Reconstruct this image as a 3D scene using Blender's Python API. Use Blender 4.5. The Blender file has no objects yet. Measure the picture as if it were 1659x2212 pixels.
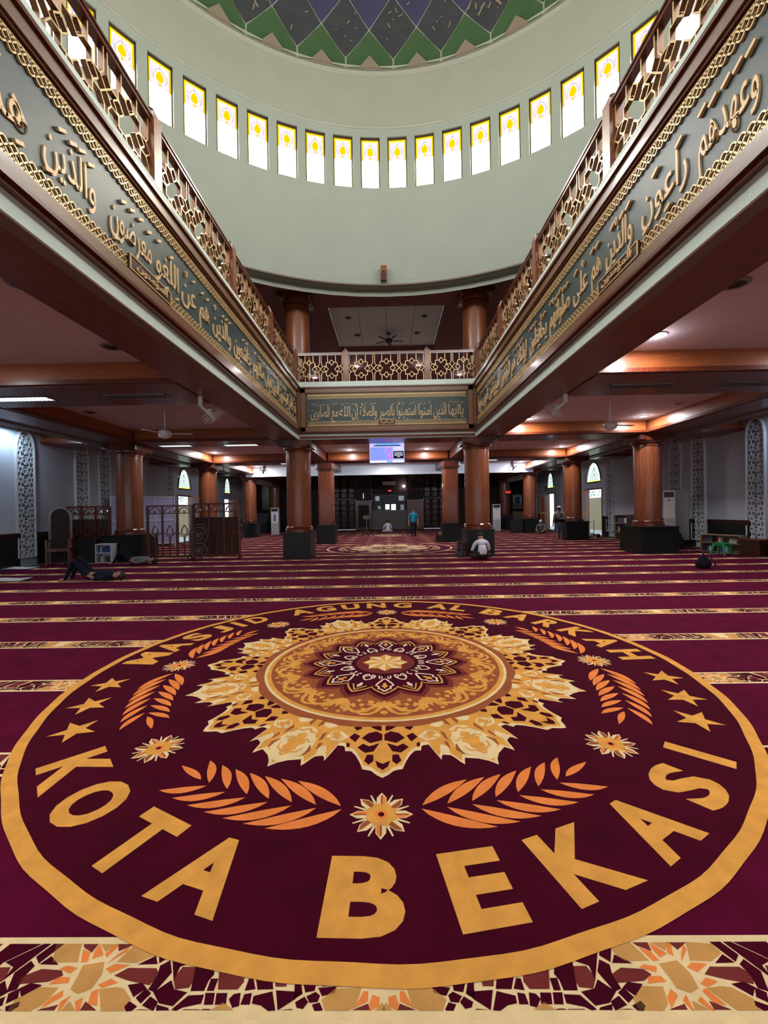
import bpy, bmesh, math, random
from mathutils import Vector, Matrix
random.seed(7)
PI=math.pi; S=math.sin; Cc=math.cos
scene=bpy.context.scene
COL=scene.collection

# ------------------------------------------------------------------ camera, world, exposure
H=1.65; FPX=900.2351; PIT=-0.0045; YAW=0.0133; ROL=-0.017
def _cam():
    cd=bpy.data.cameras.new('camera'); cd.sensor_fit='HORIZONTAL'; cd.sensor_width=36.0
    cd.lens=36.0*FPX/1659.0; cd.clip_start=0.05; cd.clip_end=200
    o=bpy.data.objects.new('camera',cd); COL.objects.link(o)
    c,s=Cc(YAW),S(YAW); cp,sp=Cc(PIT),S(PIT); cr,sr=Cc(ROL),S(ROL)
    r0=Vector((c,s,0)); u0=Vector((s*sp,-c*sp,cp)); f=Vector((-s*cp,c*cp,sp))
    R=r0*cr+u0*sr; U=-r0*sr+u0*cr; B=-f
    o.matrix_world=Matrix(((R.x,U.x,B.x,0),(R.y,U.y,B.y,0),(R.z,U.z,B.z,H),(0,0,0,1)))
    scene.camera=o
_cam()
world=bpy.data.worlds.new('sky'); scene.world=world; world.use_nodes=True
wb=world.node_tree.nodes['Background']; wb.inputs[0].default_value=(0.75,0.88,1.0,1); wb.inputs[1].default_value=.9
vs=scene.view_settings; vs.view_transform='Standard'; vs.look='None'; vs.gamma=1.0; vs.use_curve_mapping=False
vs.exposure=1.0
EXT=1.0      # strength scale of daylight through the drum windows
WIN_LOW=26.0; WIN_HIGH=1.1; WIN_YEL=.58
BACK=1.7; DOWN_W=3.2; DOWN_A=38.0  # glow of the added back panes; downlight power

# ------------------------------------------------------------------ materials
M={}
def mat(name,col,rough=.6,metal=0.,spec=.5,var=0.,vscale=6.,bump=0.,bscale=60.,stretch=(1,1,1),col2=None,coat=0.):
    m=bpy.data.materials.new(name); m.use_nodes=True; nt=m.node_tree; b=nt.nodes['Principled BSDF']
    b.inputs['Base Color'].default_value=(*col,1); b.inputs['Roughness'].default_value=rough
    b.inputs['Metallic'].default_value=metal; b.inputs['Specular IOR Level'].default_value=spec
    if coat: b.inputs['Coat Weight'].default_value=coat; b.inputs['Coat Roughness'].default_value=.12
    tc=None
    if var or bump or col2:
        tc=nt.nodes.new('ShaderNodeTexCoord'); mp=nt.nodes.new('ShaderNodeMapping')
        mp.inputs['Scale'].default_value=stretch; nt.links.new(tc.outputs['Object'],mp.inputs[0])
    if var or col2:
        n=nt.nodes.new('ShaderNodeTexNoise'); n.inputs['Scale'].default_value=vscale; n.inputs['Detail'].default_value=6
        nt.links.new(mp.outputs[0],n.inputs[0]); r=nt.nodes.new('ShaderNodeValToRGB')
        c2=col2 or tuple(c*(1-var) for c in col); c1=tuple(min(1,c*(1+var*.6)) for c in col) if not col2 else col
        r.color_ramp.elements[0].position=.3; r.color_ramp.elements[1].position=.7
        r.color_ramp.elements[0].color=(*c2,1); r.color_ramp.elements[1].color=(*c1,1)
        nt.links.new(n.outputs[0],r.inputs[0]); nt.links.new(r.outputs[0],b.inputs['Base Color'])
    if bump:
        n2=nt.nodes.new('ShaderNodeTexNoise'); n2.inputs['Scale'].default_value=bscale; n2.inputs['Detail'].default_value=3
        nt.links.new(mp.outputs[0],n2.inputs[0]); bp=nt.nodes.new('ShaderNodeBump'); bp.inputs['Strength'].default_value=bump
        bp.inputs['Distance'].default_value=.01
        nt.links.new(n2.outputs[0],bp.inputs['Height']); nt.links.new(bp.outputs[0],b.inputs['Normal'])
    M[name]=m; return m
def emat(name,col,st):
    m=bpy.data.materials.new(name); m.use_nodes=True; nt=m.node_tree; nt.nodes.clear()
    e=nt.nodes.new('ShaderNodeEmission'); e.inputs[0].default_value=(*col,1); e.inputs[1].default_value=st
    o=nt.nodes.new('ShaderNodeOutputMaterial'); nt.links.new(e.outputs[0],o.inputs[0]); M[name]=m; return m
def glassmat(name):
    m=bpy.data.materials.new(name); m.use_nodes=True; nt=m.node_tree; nt.nodes.clear()
    t=nt.nodes.new('ShaderNodeBsdfTransparent'); g=nt.nodes.new('ShaderNodeBsdfGlossy'); g.inputs['Roughness'].default_value=.02
    f=nt.nodes.new('ShaderNodeFresnel'); f.inputs[0].default_value=1.5
    x=nt.nodes.new('ShaderNodeMixShader'); o=nt.nodes.new('ShaderNodeOutputMaterial')
    nt.links.new(f.outputs[0],x.inputs[0]); nt.links.new(t.outputs[0],x.inputs[1]); nt.links.new(g.outputs[0],x.inputs[2]); nt.links.new(x.outputs[0],o.inputs[0])
    M[name]=m
pile=dict(rough=.95,spec=.08,bump=.5,bscale=260)
mat('pile_beige',(.62,.42,.25),var=.12,vscale=9,**pile)
mat('pile_maroon',(.100,.0015,.024),var=.28,vscale=3.5,**pile)
mat('pile_maroon_deep',(.066,.0007,.012),var=.25,vscale=4,**pile)
mat('pile_gold',(.84,.39,.078),var=.14,vscale=9,**pile)
mat('pile_goldlight',(.66,.34,.10),var=.14,vscale=9,**pile)
mat('pile_cream',(.93,.71,.38),var=.10,vscale=9,**pile)
mat('pile_orange',(.95,.27,.065),var=.12,vscale=9,**pile)
mat('pile_rust',(.38,.105,.038),var=.15,vscale=9,**pile)
mat('pile_white',(.95,.72,.55),var=.08,vscale=9,**pile)
mat('pile_mauve',(.20,.032,.03),var=.15,vscale=9,**pile)
mat('wood_red',(.115,.022,.008),rough=.28,var=.35,vscale=5,stretch=(7,7,.5),coat=.35)
mat('wood_col',(.20,.056,.020),rough=.36,spec=.35,var=.40,vscale=4,stretch=(9,9,.5),coat=.22)
mat('wood_orange',(.30,.085,.022),rough=.38,var=.25,vscale=5,stretch=(.6,.6,7),coat=.15)
mat('wood_soffit',(.15,.036,.022),rough=.35,var=.25,vscale=4,stretch=(2,2,2),coat=.15)
mat('wood_frame',(.185,.088,.045),rough=.35,var=.22,vscale=30,stretch=(.6,1,5),coat=.3)
mat('wood_dark',(.045,.014,.010),rough=.3,var=.3,vscale=5,stretch=(6,6,.6),coat=.3)
mat('niche_wood',(.028,.011,.010),rough=.65,spec=.25,var=.3,vscale=5)
mat('wood_upper_lit',(.24,.10,.10),rough=.7,spec=.2,var=.15,vscale=2)  # lighter copy of the soffit wood; missing upstairs light put into its colour
mat('wood_carved',(.045,.018,.013),spec=.25,rough=.6,var=.6,vscale=16,bump=.9,bscale=14)
mat('board_green',(.030,.052,.052),rough=.42,var=.2,vscale=3,bump=.25,bscale=5)
mat('gilt',(.66,.44,.22),rough=.42,metal=.1,var=.12,vscale=12)
mat('gilt_bright',(.70,.50,.25),rough=.35,metal=.25,var=.1,vscale=12)
mat('bronze',(.20,.085,.032),rough=.35,metal=.3,var=.2,vscale=20)
mat('paint_white',(.62,.72,.66),rough=.6,var=.03,vscale=3)
mat('paint_bright',(.75,.80,.86),rough=.5)
mat('drum_paint',(.265,.29,.24),rough=.8,var=.04,vscale=1.2)
mat('drum_paint_upper',(.28,.28,.22),rough=.8,var=.04,vscale=1.2)
mat('taupe',(.16,.12,.105),rough=.55)
mat('ceiling_mauve',(.62,.54,.62),rough=.75,var=.05,vscale=2)
mat('ceiling_grey',(.72,.69,.69),rough=.8)
mat('gap_dark',(.03,.024,.026),rough=.8)
mat('wall_blue',(.40,.44,.50),rough=.75,var=.04,vscale=2)
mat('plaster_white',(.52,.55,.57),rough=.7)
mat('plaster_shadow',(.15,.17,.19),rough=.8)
mat('granite',(.010,.012,.011),rough=.38,spec=.3,var=.6,vscale=40)
mat('granite_brown',(.035,.012,.010),rough=.22,var=.4,vscale=30)
mat('dome_seam',(.26,.26,.22),rough=.8)
mat('dome_green',(.034,.080,.024),rough=.75,var=.12,vscale=1.5)
mat('dome_dark',(.030,.032,.034),rough=.75,var=.15,vscale=2)
mat('dome_navy',(.035,.030,.075),rough=.75,var=.15,vscale=2)
mat('dome_beige',(.20,.155,.105),rough=.8)
mat('frame_dark',(.035,.018,.018),rough=.4)
mat('lead',(.25,.24,.28),rough=.6)
mat('plastic_white',(.62,.60,.60),rough=.4)
mat('plastic_beige',(.30,.27,.255),rough=.45)
mat('plastic_green',(.010,.25,.075),rough=.35)
mat('black',(.010,.010,.011),rough=.45)
mat('black_cloth',(.010,.010,.014),rough=.9,spec=.1)
mat('metal_grey',(.35,.34,.35),rough=.3,metal=.8)
mat('guard_dark',(.10,.095,.095),rough=.5,metal=.4)
mat('chrome',(.6,.6,.62),rough=.15,metal=1)
mat('skin',(.27,.13,.075),rough=.6,var=.08,vscale=12)
mat('hair',(.008,.006,.006),rough=.7)
mat('cloth_white',(.62,.62,.70),rough=.9,spec=.1,var=.08,vscale=9)
mat('cloth_cream',(.42,.42,.36),rough=.9,spec=.1,var=.1,vscale=9)
mat('cloth_teal',(.012,.21,.30),rough=.9,spec=.1,var=.15,vscale=9)
mat('cloth_navy',(.010,.011,.022),rough=.9,spec=.1)
mat('cloth_jeans',(.10,.14,.24),rough=.9,spec=.1,var=.2,vscale=12)
mat('cloth_brown',(.05,.028,.025),rough=.9,spec=.1)
mat('cloth_grey',(.13,.13,.14),rough=.9,spec=.1)
mat('board_lavender',(.34,.34,.55),rough=.5)
mat('paper',(.62,.64,.62),rough=.8)
mat('bk_blue',(.03,.07,.20),rough=.6); mat('bk_red',(.22,.02,.02),rough=.6); mat('bk_tan',(.38,.30,.18),rough=.6)
mat('bk_green',(.03,.12,.06),rough=.6); mat('bk_white',(.5,.5,.52),rough=.6)
mat('wood_light',(.26,.17,.11),rough=.5,var=.2,vscale=8)
mat('door_orange',(.40,.12,.035),rough=.4,var=.2,vscale=6,stretch=(6,6,.6))
mat('wall_outside',(.66,.50,.30),rough=.8); mat('leaf_outside',(.14,.30,.05),rough=.8,var=.6,vscale=9)
emat('win_low',(1.0,.985,.95),WIN_LOW*EXT); emat('win_high',(.93,.86,.90),WIN_HIGH*.5*EXT); emat('win_yellow',(1.0,.66,.0),WIN_YEL*EXT)
emat('win_cream',(1.0,.86,.45),WIN_YEL*EXT)
emat('win_yellow_low',(1.0,.90,.35),1.6*EXT); emat('win_sun',(1.0,.80,.45),70)
emat('arch_glass',(.55,.80,.70),.85); emat('arch_yellow',(.85,.85,.15),.7)
emat('lamp',(1,.97,1),28); emat('tube',(.86,.97,1),2.2)
emat('screen_blue',(.16,.20,.80),.9); emat('screen_lav',(.38,.36,.85),.85); emat('screen_cyan',(.10,.30,.9),.9); emat('screen_pink',(.9,.12,.35),.9)
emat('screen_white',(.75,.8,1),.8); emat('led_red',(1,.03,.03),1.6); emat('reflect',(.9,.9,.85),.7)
glassmat('glass_clear')

# ------------------------------------------------------------------ mesh helpers
class MB:
    def __init__(s): s.v=[]; s.f=[]; s.m=[]; s.k=0
    def mat(s,k): s.k=k; return s
    def face(s,idx): s.f.append(tuple(idx)); s.m.append(s.k)
    def poly(s,pts):
        i=len(s.v); s.v+=[tuple(p) for p in pts]; s.face(range(i,i+len(pts)))
    def box(s,x0,x1,y0,y1,z0,z1,rz=0,c=None):
        P=[(x0,y0,z0),(x1,y0,z0),(x1,y1,z0),(x0,y1,z0),(x0,y0,z1),(x1,y0,z1),(x1,y1,z1),(x0,y1,z1)]
        if rz:
            cx,cy=c or ((x0+x1)/2,(y0+y1)/2); a,b=Cc(rz),S(rz)
            P=[(cx+(x-cx)*a-(y-cy)*b,cy+(x-cx)*b+(y-cy)*a,z) for x,y,z in P]
        i=len(s.v); s.v+=P
        for f in ((0,3,2,1),(4,5,6,7),(0,1,5,4),(1,2,6,5),(2,3,7,6),(3,0,4,7)): s.face([i+k for k in f])
        return s
    def prism(s,pts,a,b,axis='z',caps=True):   # closed outline extruded
        n=len(pts); i=len(s.v)
        def P(p,h):
            if axis=='z': return (p[0],p[1],h)
            if axis=='y': return (p[0],h,p[1])
            return (h,p[0],p[1])
        s.v+=[P(p,a) for p in pts]+[P(p,b) for p in pts]
        for k in range(n): s.face((i+k,i+(k+1)%n,i+n+(k+1)%n,i+n+k))
        if caps: s.face([i+k for k in range(n)][::-1]); s.face([i+n+k for k in range(n)])
        return s
    def lathe(s,prof,n=24,c=(0,0),a0=0,a1=2*PI,cap=False):
        full=abs(a1-a0-2*PI)<1e-6; m=n if full else n+1; i=len(s.v)
        for k in range(m):
            a=a0+(a1-a0)*k/n
            for r,z in prof: s.v.append((c[0]+r*S(a),c[1]+r*Cc(a),z))
        L=len(prof)
        for k in range(n):
            k2=(k+1)%m
            for j in range(L-1): s.face((i+k*L+j,i+k2*L+j,i+k2*L+j+1,i+k*L+j+1))
        if cap:
            s.face([i+k*L for k in range(m)]); s.face([i+k*L+L-1 for k in range(m)][::-1])
        return s
    def tube(s,path,r,n=6,closed=False):
        path=[Vector(p) for p in path]; L=len(path); i=len(s.v)
        for k,p in enumerate(path):
            if closed: t=path[(k+1)%L]-path[k-1]
            else: t=path[min(k+1,L-1)]-path[max(k-1,0)]
            t.normalize(); a=t.orthogonal() if abs(t.z)<.99 else Vector((1,0,0))
            up=Vector((0,0,1)) if abs(t.z)<.9 else Vector((1,0,0))
            a=t.cross(up).normalized(); b=t.cross(a)
            rr=r[k] if isinstance(r,(list,tuple)) else r
            for q in range(n):
                w=2*PI*q/n+PI/n; s.v.append(tuple(p+a*rr*Cc(w)+b*rr*S(w)))
        for k in range(L if closed else L-1):
            k2=(k+1)%L
            for q in range(n): s.face((i+k*n+q,i+k*n+(q+1)%n,i+k2*n+(q+1)%n,i+k2*n+q))
        if not closed: s.face([i+q for q in range(n)]); s.face([i+(L-1)*n+q for q in range(n)][::-1])
        return s
    def bar(s,p,q,w,d0,d1):   # bar in xz plane from p to q, width w, y from d0 to d1
        dx,dz=q[0]-p[0],q[1]-p[1]; L=math.hypot(dx,dz) or 1; nx,nz=-dz/L*w/2,dx/L*w/2
        i=len(s.v)
        for y in (d0,d1): s.v+=[(p[0]+nx,y,p[1]+nz),(q[0]+nx,y,q[1]+nz),(q[0]-nx,y,q[1]-nz),(p[0]-nx,y,p[1]-nz)]
        k0=s.k; s.face((i,i+1,i+2,i+3))
        if getattr(s,'side',None) is not None: s.k=s.side
        for f in ((0,4,5,1),(1,5,6,2),(2,6,7,3),(3,7,4,0)): s.face([i+k for k in f])
        s.face((i+7,i+6,i+5,i+4)); s.k=k0
    def ribbon(s,pts,w,z,closed=False):   # flat ribbon on the floor plane at height z
        n=len(pts); i=len(s.v)
        for k in range(n):
            a=pts[(k-1)%n] if (closed or k) else pts[0]; b=pts[(k+1)%n] if (closed or k<n-1) else pts[-1]
            dx,dy=b[0]-a[0],b[1]-a[1]; L=math.hypot(dx,dy) or 1
            ww=w[k] if isinstance(w,(list,tuple)) else w
            nx,ny=-dy/L*ww/2,dx/L*ww/2
            s.v+=[(pts[k][0]-nx,pts[k][1]-ny,z),(pts[k][0]+nx,pts[k][1]+ny,z)]
        for k in range(n if closed else n-1):
            k2=(k+1)%n; s.face((i+2*k,i+2*k2,i+2*k2+1,i+2*k+1))
        return s
    def flat(s,pts,z):
        a=sum(pts[k-1][0]*pts[k][1]-pts[k][0]*pts[k-1][1] for k in range(len(pts)))
        if a<0: pts=pts[::-1]
        s.poly([(x,y,z) for x,y in pts]); return s
    def build(s,name,mats,parent=None,world=False,label=None,kind=None,smooth=False):
        off=Vector((0,0,0))
        if parent is not None and world:
            off=Vector(parent.location)
            if parent.parent: off=off+Vector(parent.parent.location)
        me=bpy.data.meshes.new(name)
        me.from_pydata([(x-off.x,y-off.y,z-off.z) for x,y,z in s.v],[],s.f)
        if not isinstance(mats,(list,tuple)): mats=[mats]
        for m in mats: me.materials.append(M[m])
        me.polygons.foreach_set('material_index',[min(k,len(mats)-1) for k in s.m])
        if smooth: me.polygons.foreach_set('use_smooth',[True]*len(s.f))
        me.update(); me.validate()
        o=bpy.data.objects.new(name,me); COL.objects.link(o)
        if parent is not None: o.parent=parent
        if label: o['label']=label
        if kind: o['kind']=kind
        return o
def recalc(o):
    bm=bmesh.new(); bm.from_mesh(o.data); bmesh.ops.recalc_face_normals(bm,faces=bm.faces); bm.to_mesh(o.data); bm.free(); return o
def tag(o,label,cat=None,group=None,kind=None):
    o['label']=label
    if cat: o['category']=cat
    if group: o['group']=group
    if kind: o['kind']=kind
    return o
def thing(name,label,cat,loc=(0,0,0),rz=0,group=None,kind=None):
    o=bpy.data.objects.new(name,None); o.empty_display_size=.2; COL.objects.link(o); o.location=loc; o.rotation_euler=(0,0,rz)
    return tag(o,label,cat,group,kind)
def struct(name,mb,m,label,parent=None,smooth=False):
    o=mb.build(name,m,parent,smooth=smooth); o['kind']='structure'; o['label']=label; return o
def dup(root,loc,rz=None,label=None,group=None,name=None):
    r=root.copy(); COL.objects.link(r); r.location=loc
    if rz is not None: r.rotation_euler=(0,0,rz)
    if label: r['label']=label
    if group: r['group']=group
    if name: r.name=name
    for ch in list(root.children):
        c=ch.copy(); COL.objects.link(c); c.parent=r
        for g in ch.children:
            d=g.copy(); COL.objects.link(d); d.parent=c
    return r
def inst(src,parent,loc=(0,0,0),rot=(0,0,0),name=None):
    o=src.copy(); COL.objects.link(o); o.parent=parent; o.location=loc; o.rotation_euler=rot
    return o
def lamp_area(name,loc,size,power,col=(1,.97,.95),rot=(0,0,0),parent=None,shape='DISK',spread=None):
    l=bpy.data.lights.new(name,'AREA'); l.shape=shape; l.size=size if not isinstance(size,tuple) else size[0]
    if isinstance(size,tuple): l.size_y=size[1]
    l.energy=power; l.color=col
    if spread: l.spread=spread
    o=bpy.data.objects.new(name,l); COL.objects.link(o); o.location=loc; o.rotation_euler=rot
    if parent: o.parent=parent
    return o

# ------------------------------------------------------------------ main dimensions
XL,XR=-3.12,3.04; YF=14.4; YB=-3.6; YM=(YF+YB)/2
ZS=4.14; ZD=6.08; ZC=4.58; WX=12.1; YW=36.0; YBK=-7.8
RD=8.58; DC=(.10,5.32)
BX=[(-9.9,-8.9),(-3.97,-3.12),(3.04,3.89),(8.9,9.9)]
BY=[(-4.5,-3.6),(1.75,3.2),(7.95,9.45),(14.4,15.6),(20.95,22.1),(27.4,28.1)]
UZ=9.30

# ================================================================== STRUCTURE
mat('floor_matte',(.02,.012,.012),rough=.8,spec=.1)
struct('floor',MB().box(-WX-.2,WX+.2,YBK,YW+.6,-.2,-.026),'floor_matte','polished brown stone floor under the carpet')

# side walls with doors and pointed windows; openings (y0,y1,kind)
DOORS_={-1:[(23.65,25.2),(30.3,31.55)],1:[(23.85,25.7),(30.7,32.0)]}
NICHES=[6.2,8.7,11.2,13.75,16.3,17.6,20.1,22.85,26.4,28.9]
def side_wall(sx,nm):
    DOORS=DOORS_[sx]; w=MB(); x0,x1=(sx*WX,sx*(WX+.12)); x0,x1=min(x0,x1),max(x0,x1)
    ys=[YBK]; 
    for a,b in DOORS:
        w.box(x0,x1,ys[-1],a,0,5.9); ys.append(b)
        w.box(x0,x1,a,b,2.72,3.05)
        # wall around the pointed arch
        n=8; m=(a+b)/2; hw=(b-a)/2-.04; zb,zt=3.09,4.30
        w.box(x0,x1,a,a+.04,3.05,5.9); w.box(x0,x1,b-.04,b,3.05,5.9); w.box(x0,x1,a,b,3.05,3.09)
        for sgn in (-1,1):
            for k in range(n):
                t0,t1=k/n,(k+1)/n
                y0=m+sgn*hw*math.sqrt(1-t0**1.7); y1=m+sgn*hw*math.sqrt(max(0,1-t1**1.7))
                z0=zb+(zt-zb)*t0; z1=zb+(zt-zb)*t1; ye=m+sgn*hw
                i=len(w.v)
                for x in (x0,x1): w.v+=[(x,y0,z0),(x,y1,z1),(x,ye,z1),(x,ye,z0)]
                w.face((i,i+1,i+2,i+3)); w.face((i+4,i+5,i+6,i+7)); w.face((i,i+4,i+5,i+1))
        w.box(x0,x1,a+.04,b-.04,4.30,5.9)
    w.box(x0,x1,ys[-1],YW+.6,0,5.9)
    o=struct('wall_'+nm,w,'wall_blue',f'pale blue grey side wall on the {nm} with lattice niches, doors and pointed windows')
    g=MB(); e=sx*WX
    ye=[YBK]
    for a,b in DOORS: ye+=[a-.1,b+.1]
    ye.append(34.0)
    for k in range(0,len(ye),2):
        y=ye[k]
        cuts=[n for n in NICHES if ye[k]<n<ye[k+1]]
        for n in cuts+[None]:
            y2=n-.36 if n else ye[k+1]
            if y2>y:
                a,b=sorted((e,e-sx*.07)); g.box(a,b,y,y2,0,.94); a,b=sorted((e,e-sx*.085))
                g.mat(1).box(a,b,y,y2,.94,1.10).mat(0)
            y=(n+.36) if n else y2
    t=g.build('baseboard_'+nm,['granite','granite_brown'],None); t['kind']='structure'; t['label']=f'black granite wainscot along the {nm} wall'
    return o
wl=side_wall(-1,'left'); wr=side_wall(1,'right')
b=MB(); b.box(-WX-.25,WX+.25,YBK-.25,YBK,0,9.6); struct('wall_back',b,'wall_blue','plain back wall behind the viewer')
emat('back_fill',(.80,.90,1.0),BACK)
for k in range(8):  # unseen glowing panes added behind the viewer as fill light for the hall
    x=-10.5+3*k; r=bpy.data.objects.new(f'window_{80+k}',None); COL.objects.link(r); r.location=(x,YBK+.02,1.1); r['kind']='structure'; r['label']='tall daylit window in the back wall behind the viewer'; r['group']='back wall windows'
    if k==0:
        p=MB(); p.poly([(-1.1,0,0),(1.1,0,0),(1.1,0,2.6),(-1.1,0,2.6)]); pp=p.build('pane','back_fill',r)
        f=MB().box(-1.16,-1.1,-.01,.06,-.06,2.66).box(1.1,1.16,-.01,.06,-.06,2.66).box(-1.1,1.1,-.01,.06,-.06,0).box(-1.1,1.1,-.01,.06,2.6,2.66).box(-.03,.03,-.01,.05,0,2.6); ff=f.build('window_frame','wood_red',r)
    else: inst(pp,r); inst(ff,r)
b=MB(); b.box(-WX-.25,-WX,YBK,YW,5.9,9.6); b.box(WX,WX+.25,YBK,YW,5.9,9.6); b.box(-WX,WX,27.0,27.25,6.06,9.6)
struct('wall_upper',b,'wood_dark','dark upper walls around the mezzanine')
b=MB(); b.box(-WX-.25,WX+.25,YW+.35,YW+.6,0,6.3); struct('wall_front',b,'wood_dark','dark end wall behind the prayer niche')

# mezzanine slab around the opening
g=MB()
g.box(-WX,XL,YBK,YW,4.75,6.05); g.box(XR,WX,YBK,YW,4.75,6.05); g.box(XL,XR,YF,YW,4.75,6.05); g.box(XL,XR,YBK,YB,4.75,6.05)
struct('floor_mezzanine',g,'taupe','mezzanine floor slab around the square opening')

# lower ceiling: beams, mouldings and panels
n=0
def beam(x0,x1,y0,y1,lab,long):
    global n
    n+=1
    b=MB(); b.box(x0,x1,y0,y1,ZS+.03,4.80)
    b.mat(1); b.box(x0+.02,x1-.02,y0+.02,y1-.02,ZS,ZS+.03)
    # stepped moulding along both sides
    b.mat(2)
    for s in (0,1):
        if long:
            xx=(x0-.07,x0) if s==0 else (x1,x1+.07); b.box(xx[0],xx[1],y0,y1,ZS+.02,ZS+.10)
        else:
            yy=(y0-.07,y0) if s==0 else (y1,y1+.07); b.box(x0,x1,yy[0],yy[1],ZS+.02,ZS+.10)
    o=b.build(f'trim_{n}',['wood_orange','wood_soffit','wood_red'],None); o['kind']='structure'; o['label']=lab
    return o
for i,(x0,x1) in enumerate(BX):
    if i in (1,2):
        b=MB(); xa,xb=(x0,XL-.17) if i==1 else (XR+.17,x1)
        b.mat(0).box(xa,xb,YB,YF,ZS+.03,4.80); b.mat(1).box(xa,xb,YB,YF,ZS+.004,ZS+.03)
        ya,yb=(XL-.17,XL-.01) if i==1 else (XR+.01,XR+.17)
        b.mat(3).box(ya,yb,YB,YF,ZS+.002,4.80)
        b.mat(2); 
        if i==1: b.box(x0-.07,x0,YB,27.4,ZS+.02,ZS+.10)
        else: b.box(x1,x1+.07,YB,27.4,ZS+.02,ZS+.10)
        b.mat(1).box(x0,x1,15.6,27.4,ZS+.006,4.8)
        n+=1; o=b.build(f'trim_{n}',['wood_orange','wood_soffit','wood_red','taupe'],None); o['kind']='structure'
        o['label']=('left' if i==1 else 'right')+' main beam under the mezzanine edge'
    else: beam(x0,x1,YBK,34.5,('left' if i==0 else 'right')+' outer ceiling beam over the side columns',True)
for j,(y0,y1) in enumerate(BY):
    segs=[(-WX,-9.97),(-8.83,-4.04),(3.96,8.83),(9.97,WX)]
    if y0>14: segs.append((-3.05,2.97))
    for (x0,x1) in segs: beam(x0,x1,y0,y1,f'cross beam of row {j+1} spanning from x {x0:.0f} to {x1:.0f} metres',False)
cn=0
for j in range(len(BY)-1):
    y0,y1=BY[j][1],BY[j+1][0]
    for (x0,x1) in [(-WX,-9.9),(-8.9,-3.97),(3.89,8.9),(9.9,WX)]+([(-3.12,3.04)] if y0>14 else []):
        cn+=1; b=MB().box(x0,x1,y0,y1,ZC+.02,4.75)
        o=struct(f'ceiling_{cn}',b,'gap_dark',f'ceiling coffer {cn} of the hall below the mezzanine')
        k=max(1,round((x1-x0)/1.2)); m=max(1,round((y1-y0)/2.4)); src=None
        for a in range(k):
            for c in range(m):
                dx,dy=(x1-x0)/k,(y1-y0)/m
                if src is None:
                    src=MB().box(.003,dx-.003,.003,dy-.003,ZC,ZC+.02).build('panel','ceiling_mauve',o); p=src
                else: p=inst(src,o)
                p.location=(x0+a*dx,y0+c*dy,0)
b=MB().box(-WX,WX,28.1,YW+.4,5.2,5.3); struct('ceiling_99',b,'wood_dark','dark ceiling over the prayer niche end')
b=MB().box(-9.4,9.4,27.26,27.38,3.97,4.58); o=struct('trim_white_beam',b,'paint_bright','bright white beam across the far end of the hall')
b=MB(); b.box(-9.95,-9.5,28.2,34,3.75,4.05); b.box(9.5,9.95,28.2,34,3.75,4.05); struct('trim_soffit',b,'plastic_white','pale side soffits beyond the white beam')
# dark cornice and pale cove at the top of the side walls
for sx,nm in ((-1,'left'),(1,'right')):
    a,c=sorted((sx*WX,sx*(WX-.30))); b=MB().box(a,c,YBK,34.5,4.50,4.60)
    b.mat(1); a,c=sorted((sx*9.95,sx*10.35)); b.box(a,c,YBK,28,4.10,4.16)
    o=b.build('trim_cornice_'+nm,['wood_soffit','taupe']); o['kind']='structure'; o['label']=f'cornice along the top of the {nm} wall'

# upper ceiling with round hole, recessed grey panel
def upper_ceiling():
    b=MB(); N=96; X0,X1,Y0,Y1=-WX-.2,WX+.2,YBK,27.2
    RX0,RX1,RY0,RY1=-2.25,2.25,15.7,20.05
    def sq(a,big=True):
        dx,dy=S(a),Cc(a); t=1e9
        if dx>1e-9: t=min(t,(X1-DC[0])/dx)
        if dx<-1e-9: t=min(t,(X0-DC[0])/dx)
        yl=(14.55-DC[1]) # inner strip limit toward far side
        if dy>1e-9: t=min(t,yl/dy)
        if dy<-1e-9: t=min(t,(Y0-DC[1])/dy)
        return (DC[0]+dx*t,DC[1]+dy*t,UZ)
    corners=[math.atan2(X1-DC[0],14.55-DC[1]),math.atan2(X0-DC[0],14.55-DC[1]),math.atan2(X1-DC[0],Y0-DC[1]),math.atan2(X0-DC[0],Y0-DC[1])]
    A=sorted(set([-PI+2*PI*k/N for k in range(N)]+corners))
    inn=[(DC[0]+RD*S(a),DC[1]+RD*Cc(a),UZ) for a in A]; out=[sq(a) for a in A]
    i=len(b.v); b.v+=inn+out; L=len(A)
    for k in range(L): b.face((i+k,i+(k+1)%L,i+L+(k+1)%L,i+L+k))
    for (x0,x1,y0,y1) in ((X0,RX0,14.55,Y1),(RX1,X1,14.55,Y1),(RX0,RX1,14.55,RY0),(RX0,RX1,RY1,Y1)):
        b.poly([(x0,y0,UZ),(x1,y0,UZ),(x1,y1,UZ),(x0,y1,UZ)])
    b.mat(1)
    for p,q in (((RX0,RY0),(RX1,RY0)),((RX1,RY0),(RX1,RY1)),((RX1,RY1),(RX0,RY1)),((RX0,RY1),(RX0,RY0))):
        b.poly([(*p,UZ),(*q,UZ),(*q,UZ+.25),(*p,UZ+.25)])
    o=b.build('ceiling_upper',['wood_upper_lit','wood_upper_lit'],None); o['kind']='structure'; o['label']='dark wooden ceiling of the upper floor with a recessed grey field'
    nx,ny=4,4; src=None
    for a in range(nx):
        for c in range(ny):
            dx,dy=(RX1-RX0)/nx,(RY1-RY0)/ny
            if src is None: src=MB().box(.008,dx-.008,.008,dy-.008,UZ+.23,UZ+.27).build('panel','ceiling_grey',o); p=src
            else: p=inst(src,o)
            p.location=(RX0+a*dx,RY0+c*dy,0)
    MB().box(RX0,RX1,RY0,RY1,UZ+.26,UZ+.3).build('backing','gap_dark',o)
upper_ceiling()

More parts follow.
